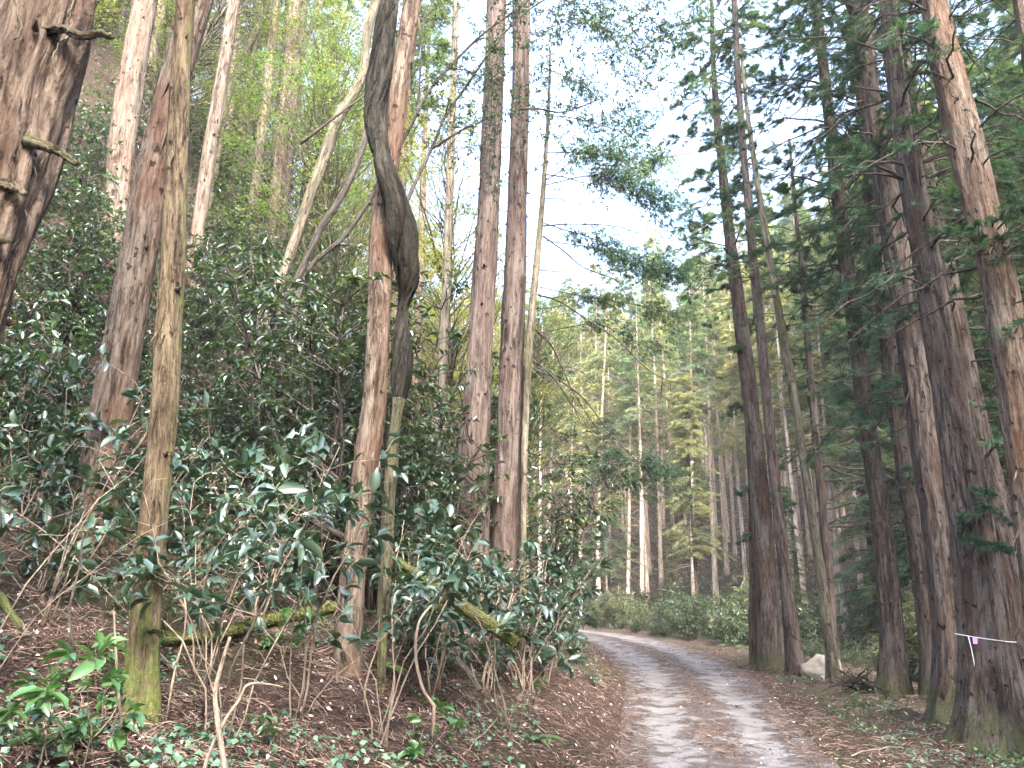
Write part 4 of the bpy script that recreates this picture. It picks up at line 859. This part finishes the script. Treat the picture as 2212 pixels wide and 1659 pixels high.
for i, (pts_, Y_, n_) in enumerate([([(1185, 60), (1260, 40), (1350, 90), (1420, 160)], 14, 260), ([(1186, 150), (1250, 180), (1330, 230), (1400, 250)], 14, 260), ([(1182, 250), (1240, 255), (1330, 280), (1400, 300)], 14, 120), ([(1178, 330), (1260, 330), (1350, 340), (1440, 380)], 13.5, 420),
    ([(1177, 400), (1290, 380), (1400, 420), (1470, 470)], 14, 520), ([(1180, 520), (1300, 540), (1400, 580), (1480, 600)], 14.5, 460), ([(1165, 620), (1260, 640), (1380, 660), (1480, 690)], 15, 420), ([(1160, 720), (1280, 700), (1340, 720), (1420, 760)], 16, 160),
    ([(1180, 930), (1300, 980), (1400, 1000), (1480, 1050)], 16, 420), ([(1180, 1010), (1280, 1010), (1380, 1030), (1420, 1070)], 16.5, 380), ([(1170, 480), (1230, 500), (1290, 520), (1340, 560)], 13, 160), ([(1500, 330), (1440, 340), (1390, 360), (1340, 390)], 19, 300), ([(1540, 480), (1470, 500), (1430, 560), (1400, 610)], 19, 300)]):
    px_clump(hk, pts_, Y_, .016, L_CON if i % 3 else L_CONM, 'foliage_spray', 1.0, n_, .36, .11, i, 8)
# twigs and leaves of the dark limbed evergreen against the sky
W_ = MB(); L_ = MB(); P0 = []
for pts_, n_ in (([(800, 430), (925, 200), (1050, 68), (1130, 10), (1200, -60)], 70), ([(935, 315), (1005, 190), (1060, 110), (1120, 40), (1190, -10)], 70), ([(1000, 280), (1100, 238), (1215, 242), (1350, 190)], 60), ([(900, 250), (905, 190), (925, -40)], 40), ([(1190, 30), (1260, 60), (1330, 120), (1420, 180)], 90), ([(1180, 100), (1240, 160), (1300, 260), (1360, 330)], 60), ([(1200, 0), (1290, 10), (1370, 20), (1450, 30)], 60), ([(1230, -20), (1320, 60), (1400, 90), (1480, 110)], 110), ([(1130, 60), (1180, 200), (1230, 330), (1300, 400)], 90), ([(940, 60), (1000, 120), (1040, 250), (1010, 400)], 80)):
    Q = spline(np.array([atY(a, b, 11.2) for a, b in pts_]), 12); P0.append(Q[rng.integers(0, len(Q), n_)] + rng.normal(size=(n_, 3)) * .22)
P0 = np.vstack(P0); twig_leaves(W_, L_, P0, rng.normal(size=P0.shape) + np.array([.6, 0, .1]), U(.3, .9, len(P0)), 18, .07, .42, 1, cluster=.15, rw=.005)
W_.obj('twigs', B_DTWIG, ev); L_.obj('leaves', L_SKY, ev)
# yellow mossy boughs of a fallen branchy tree where the track bends
fb = empty('fallen_mossy_branch', tuple(hit(1300, 1330)), 'yellow-green mossy dead branches sticking out over the bend of the track', 'branch')
for pts_, r_ in (([(1215, 1170), (1250, 1135), (1290, 1105), (1335, 1085)], .05), ([(1245, 1140), (1290, 1130), (1350, 1122)], .035), ([(1215, 1130), (1260, 1105), (1300, 1088), (1340, 1060)], .04), ([(1280, 1108), (1310, 1078), (1325, 1052)], .02), ([(1320, 1090), (1360, 1075), (1420, 1068)], .02), ([(1200, 1185), (1235, 1150), (1260, 1120)], .04)):
    px_branch(fb, pts_, 19, r_, B_YMOSS, 4, 'bough')

# ------------------------------------------------------------------ fallen logs and sticks
def log(name, label, cat, pts, Ys, bm, seed=0, seg=20, stubs=3, fuzz=0):
    P = np.array([atY(a, b, y) for (a, b, _), y in zip(pts, Ys)]); R = np.array([h * scaleY(a, b, y) for (a, b, h), y in zip(pts, Ys)])
    Ps = spline(P, 10); Rs = spline(np.stack([R] * 3, -1), 10)[:, 0]
    mb = MB(); tube(mb, Ps, Rs, seg, disp=bark_disp(seed, .12, .22))
    for _ in range(stubs):
        i = int(rng.integers(2, len(Ps) - 2)); d = nrm(rng.normal(size=3) + np.array([0, -.3, .8])); tube(mb, np.array([Ps[i], Ps[i] + d * Rs[i] * 1.6, Ps[i] + d * Rs[i] * 2.4]), [Rs[i] * .35, Rs[i] * .25, Rs[i] * .2], 6)
    root = empty(name, tuple(Ps[0]), label, cat); mb.obj('wood', bm, root)
    if fuzz:
        T, A, B = frames(Ps); i = rng.integers(0, len(Ps), fuzz); th = U(0, 6.28, fuzz); rad = np.cos(th)[:, None] * A[i] + np.sin(th)[:, None] * B[i]; up_ = rad[:, 2] > -.3
        fm = MB(); leaves(fm, (Ps[i] + rad * Rs[i][:, None] * .95)[up_], nrm(rad + rng.normal(size=rad.shape) * .8 + np.array([0, 0, -.3]))[up_], rng.normal(size=rad.shape)[up_], U(.012, .035, up_.sum()), W=.3, det=0); fm.obj('moss', L_MOSS, root)
    return root
L_MOSS = leaf_mat('moss_tufts', (.035, .042, .012), (.07, .08, .025), (.14, .14, .05), .9, .2, .1)
log('fallen_mossy_log', 'long mossy log lying behind the slender mossy trunk and reaching the red trunk', 'log', [(-60, 1425, 24), (40, 1418, 24), (150, 1404, 22), (250, 1396, 19), (345, 1384, 16), (420, 1378, 15), (500, 1365, 15), (570, 1345, 14), (640, 1330, 13), (725, 1312, 12)], [5.6, 5.7, 5.9, 6.1, 6.4, 6.65, 6.9, 7.2, 7.5, 7.8], B_LOG, 51, 24, 5, 9000)
log('fallen_mossy_pole', 'mossy pole slanting down to the right from behind the red trunk', 'log', [(840, 1205, 8), (880, 1228, 10), (950, 1272, 12), (1010, 1318, 13), (1060, 1350, 13), (1095, 1375, 12), (1118, 1392, 10)], [8.3, 8.25, 8.2, 8.1, 8.0, 7.95, 7.9], B_LOG, 52, 16, 3, 4500)
log('mossy_stump_piece', 'short thick mossy log end over the dark hollow under the slanting pole', 'log', [(880, 1262, 9), (900, 1280, 15), (925, 1300, 17), (950, 1318, 13)], [8.3, 8.15, 8.05, 7.95], B_LOG, 53, 16, 1, 2500)
log('mossy_log', 'yellow-green mossy log high on the slope at the left edge', 'log', [(-40, 652, 9), (40, 650, 9), (90, 648, 8), (128, 652, 6)], [9.6, 9.6, 9.7, 9.8], B_YMOSS, 54, 12, 1)
log('mossy_branch', 'mossy dead branch lying across the slope between the mossy trunk and red trunk', 'branch', [(540, 1050, 5), (580, 1070, 6), (630, 1098, 7), (700, 1138, 7), (745, 1160, 6)], [8.9, 8.8, 8.7, 8.6, 8.5], B_DARK, 55, 10, 3)
log('dead_branch', 'bare brown dead branch slanting on the slope at the left edge', 'branch', [(10, 605, 3), (55, 660, 4), (90, 705, 5), (122, 750, 5)], [9.2, 9.1, 9.0, 8.9], B_TWIG, 56, 7, 1)
log('dead_stick', 'dark broken stick on the litter right of the pale curved stem', 'stick', [(985, 1422, 6), (1010, 1450, 6), (1038, 1492, 6)], [6.5, 6.4, 6.3], B_DARK, 57, 8, 1)
log('dead_stick', 'mossy short log slanting up at the left edge above the long mossy log', 'stick', [(0, 1285, 9), (30, 1335, 9), (66, 1385, 8)], [5.9, 5.85, 5.75], B_LOG, 58, 10, 1)
for i, (a, b, c, d, r_, lb) in enumerate([(530, 1590, 610, 1659, 3.5, 'straight brown stick at the bottom edge right of the crossed pale stems'), (60, 1560, 140, 1640, 3, 'thin pale stick at the bottom left among the light green saplings'), (280, 1580, 400, 1655, 3, 'long thin stick right of the mossy trunk foot'), (690, 1520, 810, 1500, 2.5, 'thin pale forked twig on the litter right of the red trunk'), (1000, 1640, 1075, 1560, 3, 'pale broken bamboo-like stick on the litter at the bottom'), (1110, 1540, 1180, 1590, 3, 'brown stick lying near the bank edge of the litter'), (1230, 1600, 1262, 1659, 3, 'pale stick at the bottom next to the track edge'),
    (420, 1250, 300, 1340, 3, 'pale bent twig crossing the slender mossy trunk'), (1840, 1640, 1960, 1610, 3, 'pale reed stick on the right verge'), (1130, 1392, 1190, 1480, 2.5, 'thin bowed twig hanging over the bank edge')]):
    A_, B_ = hit(a, b), hit(c, d); Q = np.linspace(A_, B_, 7); Q[:, 2] = H(Q[:, 0], Q[:, 1]) + .03; Q[1:-1] += rng.normal(size=(5, 3)) * .012
    rt = empty('fallen_stick', tuple(Q[0]), lb, 'stick', 'sticks lying on the litter'); mb = MB(); tube(mb, Q, r_ * .0033 * np.linspace(1, .6, 7), 7, disp=bark_disp(i, .1, .2)); dead_branch(mb, Q[3], rng.normal(size=3) * np.array([1, 1, .2]), .3, .005, .1, 1, 5); mb.obj('wood', B_TWIG if i % 3 else B_DTWIG, rt)
def stem(name, label, cat, lines, Y, m, leafpts=None, grp=None):
    P = [spline(np.array([atY(a, b, Y + dy) for a, b, dy in ln]), 8) for ln, r in lines]
    rt = empty(name, tuple(P[0][0]), label, cat, grp); mb = MB()
    for Q, (ln, r) in zip(P, lines):
        Q = np.vstack([Q[:1] - np.array([0, 0, .25]), Q]); tube(mb, Q, r * np.linspace(1, .55, len(Q)), 8, disp=bark_disp(3, .06, .15))
    mb.obj('stem', m, rt)
    if leafpts:
        W_ = MB(); L_ = MB(); P0 = np.array([atY(a, b, Y) for a, b in leafpts]); P0 = np.repeat(P0, 3, 0)
        twig_leaves(W_, L_, P0, rng.normal(size=P0.shape) * np.array([1, 1, .3]) + np.array([0, 0, .3]), U(.1, .22, len(P0)), 6, .12, .4, 2, cluster=.5); W_.obj('twigs', m, rt); L_.obj('leaves', L_BIG, rt)
    return rt
stem('curved_sapling', 'pale thin sapling bowed in a long arc with leaves at its tip', 'sapling', [([(938, 1525, 0), (915, 1490, 0), (901, 1440, 0), (898, 1390, 0), (905, 1345, .1), (925, 1315, .2), (950, 1295, .3), (975, 1275, .3)], .014)], 6.2, B_TWIG, [(975, 1272), (1000, 1262), (985, 1280), (1012, 1285)])
stem('crossed_stem', 'pale pinkish bare stem rising from the bottom edge and crossing another', 'stem', [([(492, 1700, 0), (480, 1620, 0), (471, 1560, 0), (465, 1500, 0), (475, 1450, 0), (497, 1376, 0)], .016)], 3.9, B_TWIG)
stem('crossed_stem', 'thinner pale stem leaning right that crosses the pinkish one at the bottom', 'stem', [([(432, 1700, 0), (455, 1620, 0), (490, 1550, 0), (515, 1515, 0), (535, 1480, 0), (575, 1478, .1), (610, 1485, .2)], .011)], 4.0, B_TWIG)
for i, (pts_, Y_, lb) in enumerate([([(160, 1400), (150, 1330), (158, 1280), (172, 1220), (180, 1150)], 4.6, 'thin upright stem in front of the long mossy log at the left'), ([(262, 1560), (255, 1480), (250, 1400), (246, 1320)], 4.6, 'thin grey stem just left of the mossy trunk foot'), ([(450, 1460), (440, 1400), (432, 1330), (440, 1270), (470, 1180), (520, 1120)], 5.4, 'brown bent stem between the mossy trunk and the crossed stems'),
    ([(372, 1480), (380, 1440), (398, 1370), (400, 1300), (382, 1250)], 5.4, 'dark bent stem right of the mossy trunk'), ([(474, 1460), (474, 1400), (478, 1340), (505, 1260), (560, 1215)], 5.6, 'greenish upright stem in front of the middle of the mossy log'), ([(790, 1480), (800, 1440), (815, 1395), (820, 1340)], 6.8, 'thin stem between the red trunk foot and the mossy vine stem')]):
    stem('bare_stem', lb, 'stem', [([(a, b, 0) for a, b in pts_], .009)], Y_, B_TWIG if i % 2 else B_DTWIG, None, 'thin stems in front of the log')
# arching pale twigs of the shrubs
rt = empty('arching_twigs', tuple(hit(500, 1300)), 'tangle of pale arching twigs between the slender mossy trunk and the red trunk', 'branch')
for _ in range(34):
    px, py = U(390, 760), U(1000, 1330); h = hit(px, py, 30); p0 = h - nrm(ray(px, py)) * U(.8, 2.2); D = nrm(np.array([U(-1, 1), U(-.4, .4), U(0, .7)]))
    mb = MB(); dead_branch(mb, p0, D, U(.5, 1.3), U(.004, .007), U(.1, .6), 3, 8); mb.obj('twig', B_TWIG, rt)

# ------------------------------------------------------------------ ferns, boulder, root plate, cord and tag
def fern(name, nf, L, m):
    root = empty(name, (0, 0, 0)); W_ = MB(); L_ = MB()
    for i in range(nf):
        az = i * 6.28 / nf + U(-.4, .4); el = U(.5, 1.0); l = L * U(.7, 1.1); t = np.linspace(0, 1, 22)
        d = np.array([math.cos(az) * math.cos(el), math.sin(az) * math.cos(el), math.sin(el)]); P = d * (t * l)[:, None]; P[:, 2] -= (t ** 2) * l * .75; P[:, :2] *= (1 + .25 * t)[:, None]
        tube(W_, P, .003 * (1 - .7 * t), 4); T = nrm(np.gradient(P, axis=0)); S = nrm(np.cross(T, [0, 0, 1.0])); N = np.cross(S, T)
        for sg in (-1, 1):
            k = np.arange(3, 22); ln = l * .30 * np.sin(np.pi * np.clip((t[k]) ** .75, 0, .97)) + .01
            leaves(L_, P[k], S[k] * sg + T[k] * .45, N[k], ln, W=.2, det=1, fold=.04, curl=.1, rnd=np.full(len(k), rng.random()))
    W_.obj('stalks', B_OLIVE, root); L_.obj('fronds', m, root); return root
FN = [fern('fern', 8, .55, L_FERN), fern('fern', 6, .35, L_FERN)]
for i, (px, py, s_, v, lb) in enumerate([(45, 905, 1.0, 0, 'pale green fern at the left edge on the slope'), (125, 900, .9, 0, 'fern between the left edge fern and the leaning trunk'), (130, 975, .8, 0, 'darker drooping fern below the two pale ferns'), (398, 915, .5, 1, 'small fern tip just right of the slender mossy trunk'), (165, 1250, .8, 1, 'fern in front of the rusty foot of the leaning trunk'), (805, 1330, .9, 1, 'fern growing between the red trunk and mossy vine stem'), (828, 1450, .8, 1, 'bright fern at the foot of the mossy vine stem'),
    (1178, 1600, .8, 1, 'single green fern on the litter near the bottom, left of the track'), (1160, 1480, .5, 1, 'small pale fern on the brown bank litter'), (830, 1545, .5, 1, 'small fern on the litter right of the red trunk foot'), (1195, 1350, .8, 1, 'fern overhanging the bank end by the track'), (640, 1210, .6, 1, 'small pale fern in shade left of the red trunk'), (1565, 1395, 1.4, 1, 'bright fern on the right verge beside the leftmost big trunk'), (1600, 1400, 1.3, 1, 'bright fern touching the leftmost big trunk beyond the track')]):
    h = hit(px, py); place(FN[v], h[0], h[1], s_, label=lb, cat='fern', group='ferns')
def rock(name, label, c, s, m, seed, loc_label=None):
    bm_n = 26; th = np.linspace(0, 2 * math.pi, 40, endpoint=False); ph = np.linspace(.02, math.pi - .02, bm_n)
    D = np.stack([np.sin(ph)[:, None] * np.cos(th), np.sin(ph)[:, None] * np.sin(th), np.cos(ph)[:, None] * np.ones(40)], -1)
    r = 1 + .25 * fbm(D * 1.3 + seed, 3) - .12 * np.abs(vnoise(D * 3 + seed)); V = np.asarray(c) + D * r[..., None] * np.asarray(s)
    i = np.arange(bm_n - 1)[:, None] * 40; j = np.arange(40)[None]; j2 = (j + 1) % 40
    mb = MB(); mb.add(V, np.stack([i + j, i + 40 + j, i + 40 + j2, i + j2], -1).reshape(-1, 4)); return tag(mb.obj(name, m, loc=c), label, 'boulder')
ROCK = simple('pale_rock', (.22, .19, .15), (.42, .36, .29), 5, .85, .2, .8)
h = hit(1752, 1432, 60, 6); bc = atY(1776, 1425, 18.4); bc[2] = H1(bc[0], bc[1]) + .15; rock('boulder', 'pale smooth boulder behind the thin olive trunk on the right verge', bc, (.45, .38, .34), ROCK, 3)
rock('rock', 'low mossy rock beside the pale boulder', bc + np.array([-.2, -.7, -.25]), (.3, .25, .2), ROCK, 8)
sc_ = atY(1852, 1462, 15.2); sc_[2] = H1(sc_[0], sc_[1])
rt = empty('root_clump', tuple(sc_), 'dark tangled upturned root clump on the verge left of the lone reddish trunk', 'roots')
mb = MB()
for _ in range(26):
    dead_branch(mb, sc_ + np.array([U(-.15, .25), U(-.1, .1), U(-.05, .2)]), np.array([U(-1, 1), U(-.6, .6), U(-.1, .9)]), U(.25, .6), U(.015, .035), U(-.1, .4), 4, 7)
mb.obj('roots', B_VINE, rt)
tc_ = hit(1590, 1535); rt = empty('dead_twig_tuft', tuple(tc_), 'small tuft of dark dead twigs lying on the track between the ruts', 'twigs'); mb = MB()
for _ in range(9): dead_branch(mb, tc_ + np.array([0, 0, .06]), np.array([U(-1, 1), U(-1, 1), U(0, .6)]), U(.12, .25), .006, .3, 2, 5)
mb.obj('twigs', B_DARK, rt)
# cord and tag on the huge furrowed trunk
rootH, PH, RH_, YH = RT['H']; zc = zrow(2130, 1386, YH) + .05
kH = int(np.argmin(np.abs(PH[:, 2] - zc))); TH_, AH, BH = frames(PH); th = np.linspace(0, 2 * math.pi, 90)
vH = np.concatenate([[0], np.cumsum(np.linalg.norm(np.diff(PH, axis=0), axis=1))])[kH]
rr = RH_[kH] + bark_disp(49, .075, .07, .75, .25, .4)(th, th * 0 + vH, th * 0 + RH_[kH]) + .012
cx_, cy_, rr_ = PH[kH][0], PH[kH][1], float(RH_[kH])
Q = PH[kH] + rr[:, None] * (np.cos(th)[:, None] * AH[kH] + np.sin(th)[:, None] * BH[kH]) + np.array([0, 0, 1.0]) * (.03 * np.sin(th + 2.6))[:, None]
CORD = simple('cord_white', (.62, .66, .66), (.8, .82, .82), 60, .7); TAG = simple('tag_pink', (.55, .28, .50), (.66, .36, .60), 40, .6)
rt = empty('cord', (cx_, cy_, zc), 'white cord tied round the huge furrowed trunk', 'cord'); mb = MB(); tube(mb, Q, .005, 8, cap=False); mb.obj('string', CORD, rt)
kx = Q[int(np.argmin(Q[:, 0] + .6 * Q[:, 1]))] + np.array([-.005, -.01, -.005]); mb = MB(); tube(mb, np.array([kx, kx + [.005, -.02, -.15], kx + [.015, -.02, -.33], kx + [.01, -.015, -.5]]), .005, 6); mb.obj('hanging_end', CORD, rt)
mb = MB(); a = kx + np.array([.02, -.05, -.01]); tw, hh, tk = .065, .08, .004
V = np.array([[x, y, z] for x in (0, tw) for y in (0, -tk) for z in (0, -hh)]) + a
mb.add(V, [(0, 1, 3, 2), (4, 6, 7, 5), (0, 4, 5, 1), (2, 3, 7, 6), (0, 2, 6, 4), (1, 5, 7, 3)]); tag(mb.obj('plastic_tag', TAG, loc=tuple(a), smooth=False), 'small pink tag hanging from the white cord', 'tag')

# ------------------------------------------------------------------ bamboo grass along the far edge, low plants, litter
SA = [shrub('bamboo_grass', 16, 1.5, .8, 200, .4, 9, .17, .16, L_SASA, B_TWIG, 1, rstem=.005, lower=.25, cluster=.3) for _ in range(3)]
SB = [shrub('roadside_bush', 8, 1.6, 1.0, 220, .5, 10, .10, .45, L_DULL, B_DTWIG, 1, rstem=.009, lower=.15, cluster=.2) for _ in range(3)]
n = 0; pts = []
for k in range(5000):
    x, y = U(-8, 24), U(9, 56); d, sd_, _ = road_dist(np.array([x]), np.array([y])); d = d[0]
    if sd_[0] > 0 or d < (2.9 if y > 26 else 5.2) or d > 16: continue
    if any((x - a) ** 2 + (y - b) ** 2 < 1.35 ** 2 for a, b in pts): continue
    pts.append((x, y)); n += 1
    pr = (SA if rng.random() < .3 else SB)[n % 3]; sas = pr in SA
    place(pr, x, y, (.5 + 1.3 * rng.random() ** 2) * (1.1 if y > 26 else .8), label='clump of pale bamboo grass beyond the outer edge of the track' if sas else 'leafy green bush beyond the outer edge of the track', cat='bamboo grass' if sas else 'bush', group='bamboo grass along the track' if sas else 'bushes along the track', tilt=.1)
    if n >= 190: break
print('sasa', n)
def scatter(n, ylo, yhi, f, xl=-1.0, xr=.95, p=1.0):
    y = ylo * (yhi / ylo) ** (rng.random(n) ** p); x = U(xl, xr, n) * (y + 1.0); k = f(x, y); return x[k], y[k]
def on(x, y, dz=0): return np.stack([x, y, H(x, y) + dz], -1)
def gnormal(x, y):
    e = .12; a = (H(x + e, y, False) - H(x - e, y, False)) / (2 * e); b = (H(x, y + e, False) - H(x, y - e, False)) / (2 * e); return nrm(np.stack([-a, -b, np.ones_like(a)], -1))
def litter():
    def notrack(x, y):
        d, s_, _ = road_dist(x, y); v = vnoise(np.stack([x * .9, y * .9, x * 0], -1)) * .5 + rng.random(len(x)) * .5
        w = np.abs(d - .6); return (d > 1.35) | ((w > .27) & (v > .12)) | (v > .62)
    x, y = scatter(120000, 2.6, 30, notrack, p=.85); P = on(x, y, .012); N = gnormal(x, y); rd = road_dist(x, y)[0]
    P[:, 2] = np.where(rd < 1.62, np.maximum(P[:, 2], road_z(y) + .012), P[:, 2])
    m = len(x); a = U(0, 6.28, m); D = np.stack([np.cos(a), np.sin(a), np.zeros(m)], -1); D = nrm(D - (D * N).sum(-1, keepdims=True) * N + N * U(-.02, .28, m)[:, None])
    L = U(.05, .22, m) * np.where(rd < 1.5, .7, 1); t = np.array([0, .5, 1.0]); S = np.cross(D, N); Q = P[:, None] + D[:, None] * (t[None, :, None] * L[:, None, None]); Q[:, 1] += S * (U(-.18, .18, m) * L)[:, None]; Q[:, 1] += N * (U(0, .12, m) * L)[:, None]
    mb = MB(); tubes(mb, Q, np.outer(U(.0018, .0045, m), [1, .9, .5]), 3); tag(mb.obj('needle_litter', LIT_TWIG), 'brown cedar needle litter and twigs covering bank and track', 'litter', kind='stuff')
    x, y = scatter(30000, 2.6, 34, lambda x, y: (road_dist(x, y)[0] > 1.2) | (rng.random(len(x)) < .25), p=.85); P = on(x, y, .015); rd = road_dist(x, y)[0]; P[:, 2] = np.where(rd < 1.62, np.maximum(P[:, 2], road_z(y) + .015), P[:, 2]); m = len(x)
    N = nrm(gnormal(x, y) + rng.normal(size=(m, 3)) * .45); D = rng.normal(size=(m, 3)); mb = MB(); leaves(mb, P, D - (D * N).sum(-1, keepdims=True) * N, N, U(.02, .06, m), W=.5, det=1, curl=-.1, rnd=rng.random(m) ** 1.3); tag(mb.obj('dead_leaves', LIT_LEAF, smooth=False), 'pale dead leaves scattered over the needle litter', 'dead leaves', kind='stuff')
    # small ivy-like ground cover
    def patch(x, y):
        d, s_, _ = road_dist(x, y); v = vnoise(np.stack([x * 1.1 + 5, y * 1.1, x * 0], -1)); return (d > 1.9) & (v > -.02)
    x, y = scatter(42000, 2.8, 30, patch, p=.85); P = on(x, y, .0); m = len(x); P[:, 2] += U(.02, .12, m); N = nrm(gnormal(x, y) + rng.normal(size=(m, 3)) * .35); D = rng.normal(size=(m, 3)); mb = MB()
    leaves(mb, P, D - (D * N).sum(-1, keepdims=True) * N, N, U(.02, .07, m), W=.85, det=1, rnd=rng.random(m)); tag(mb.obj('ground_cover', L_GC), 'small round-leaved green plants creeping over the litter', 'ground cover', kind='stuff')
    def verge(x, y):
        d, s_, _ = road_dist(x, y); v = vnoise(np.stack([x * .7 + 15, y * .7, x * 0], -1)); return (s_ < 0) & (d > 1.9) & (d < 4.5) & (v > .0)
    x, y = scatter(16000, 7, 40, verge, 0, .9, .8); P = on(x, y, 0); m = len(x); P[:, 2] += U(.01, .16, m); D = nrm(rng.normal(size=(m, 3)) + np.array([0, 0, .8])); N = rng.normal(size=(m, 3)); mb = MB(); leaves(mb, P, D, N, U(.04, .09, m), W=.45, det=1); tag(mb.obj('verge_weeds', L_LIGHT), 'bright green weeds on the right verge of the track', 'weeds', kind='stuff')
    # undergrowth mass on the far slope
    def far(x, y):
        d, s_, _ = road_dist(x, y); return (s_ < 0) & (d > 9)
    x, y = scatter(110000, 20, 110, far, -.6, .95, .9); P = on(x, y, 0); m = len(x); P[:, 2] += rng.random(m) ** 1.5 * 1.3 * (.4 + .6 * (vnoise(np.stack([x * .4, y * .4, x * 0], -1)) * .5 + .5)); D = nrm(rng.normal(size=(m, 3)) + np.array([0, 0, .3])); N = nrm(rng.normal(size=(m, 3)) + np.array([0, 0, .8])); mb = MB(); leaves(mb, P, D, N, U(.15, .35, m), W=.35, det=0); tag(mb.obj('far_undergrowth', L_SASA), 'pale green undergrowth covering the far slope under the conifers', 'undergrowth', kind='stuff')
    def lslope(x, y):
        d, s_, _ = road_dist(x, y); v = vnoise(np.stack([x * .5, y * .5, x * 0], -1)); return (s_ > 0) & (d > 5) & (v > -.35)
    x, y = scatter(60000, 7, 60, lslope, -1.1, .1, .9); P = on(x, y, 0); m = len(x); P[:, 2] += rng.random(m) ** 2 * .9; D = nrm(rng.normal(size=(m, 3)) + np.array([0, 0, .3])); N = nrm(rng.normal(size=(m, 3)) + np.array([0, 0, .8])); mb = MB(); leaves(mb, P, D, N, U(.05, .12, m), W=.42, det=1); tag(mb.obj('slope_undergrowth', L_SHRUB), 'low leafy undergrowth spread over the left slope', 'undergrowth', kind='stuff')
L_GC = leaf_mat('leaf_ground_cover', (.03, .08, .05), (.06, .13, .08), (.11, .19, .11), .4, .2, .5)
litter()
def drifts():
    P = []
    for p in [P3, P4, P9, P11, P12] + [v[1] for v in RT.values()]:
        r = .30 if p is not RT['H'][1] else .75; n = 420; a = U(0, 6.28, n); q = r * (.8 + rng.random(n) ** 1.5 * 1.1)
        P.append(np.stack([p[1][0] + q * np.cos(a), p[1][1] + q * np.sin(a)], -1))
    P = np.vstack(P); m = len(P); Z = H(P[:, 0], P[:, 1]) + U(.01, .07, m); a = U(0, 6.28, m); L = U(.06, .2, m); D = np.stack([np.cos(a), np.sin(a), U(-.3, .5, m)], -1); t = np.array([0, .5, 1.0])
    B = np.stack([P[:, 0], P[:, 1], Z], -1)[:, None] + D[:, None] * (t[None, :, None] * L[:, None, None]); mb = MB(); tubes(mb, B, np.outer(U(.002, .006, m), [1, .9, .4]), 3)
    tag(mb.obj('trunk_foot_debris', LIT_TWIG), 'dead twigs and needles heaped around the trunk feet', 'litter', kind='stuff')
drifts()


# ------------------------------------------------------------------ labels that tell the many trees and bushes apart
MARK = [('gnarled trunk', P1), ('knotty trunk', P2), ('leaning trunk', P3), ('mossy trunk', P4), ('fused pair', Pf), ('vine-wrapped trunk', P9), ('left straight trunk', P11), ('right straight trunk', P12)] + [(n, RT[k][1]) for n, k in (('leftmost verge trunk', 'A'), ('olive trunk', 'C'), ('lone reddish trunk', 'E'), ('corded trunk', 'H'), ('brown edge trunk', 'J'))]
MK = []
for n_, P_ in MARK:
    q = np.array([project(*p) for p in P_ if (np.array(p) - EYE) @ fwd > .5]); o_ = np.argsort(q[:, 1]); MK.append((n_, q[o_, 1], q[o_, 0]))
ORD = ['nearest', 'second nearest', 'third nearest', 'fourth nearest', 'fifth nearest', 'sixth nearest', 'seventh nearest', 'eighth nearest']
def relabel(group, what, far_word='deeper in'):
    bins = {}
    for o in C.objects:
        if o.get('group') != group or o.parent is not None: continue
        px, py = project(*o.location); xs = sorted((float(np.interp(py, a, b)), n) for n, a, b in MK)
        l = [n for x_, n in xs if x_ < px]; r = [n for x_, n in xs if x_ >= px]
        where = 'between the %s and the %s' % (l[-1], r[0]) if l and r else 'left of the %s' % r[0] if r else 'right of the %s' % l[-1]
        bins.setdefault(where, []).append(o)
    for where, L_ in bins.items():
        L_.sort(key=lambda o: o.location.y)
        for i, o in enumerate(L_): o['label'] = ('%s %s, %s' % (what, where, ORD[i])) if i < len(ORD) else '%s far back %s' % (what, where)
relabel('conifers on the far slope', 'pale straight conifer'); relabel('broadleaf trees on the left slope', 'yellow-green broadleaf tree'); relabel('evergreen undergrowth on the left slope', 'small-leaved evergreen shrub')
relabel('conifers across the stream', 'green low-boughed conifer'); relabel('cedars far up the left slope', 'pinkish hillside cedar'); relabel('bushes along the track', 'leafy roadside bush'); relabel('bamboo grass along the track', 'pale bamboo grass clump'); relabel('young conifers in the plantation', 'short young conifer')

# ------------------------------------------------------------------ air: far things pale a little
def haze(density):
    x0, x1, y0, y1, z0, z1 = -152, 154, -36, 232, -60, 118
    V = np.array([[x, y, z] for x in (x0, x1) for y in (y0, y1) for z in (z0, z1)], float)
    m, nt, out = mat('thin_air'); pv = N_(nt, 'ShaderNodeVolumePrincipled'); pv.inputs['Color'].default_value = (.95, .97, 1, 1); pv.inputs['Density'].default_value = density; pv.inputs['Anisotropy'].default_value = .1
    nt.links.new(pv.outputs[0], out.inputs['Volume'])
    mb = MB(); mb.add(V, [(0, 1, 3, 2), (4, 6, 7, 5), (0, 4, 5, 1), (2, 3, 7, 6), (0, 2, 6, 4), (1, 5, 7, 3)]); o = mb.obj('haze', m, smooth=False); tag(o, kind='stuff')
haze(.0007)
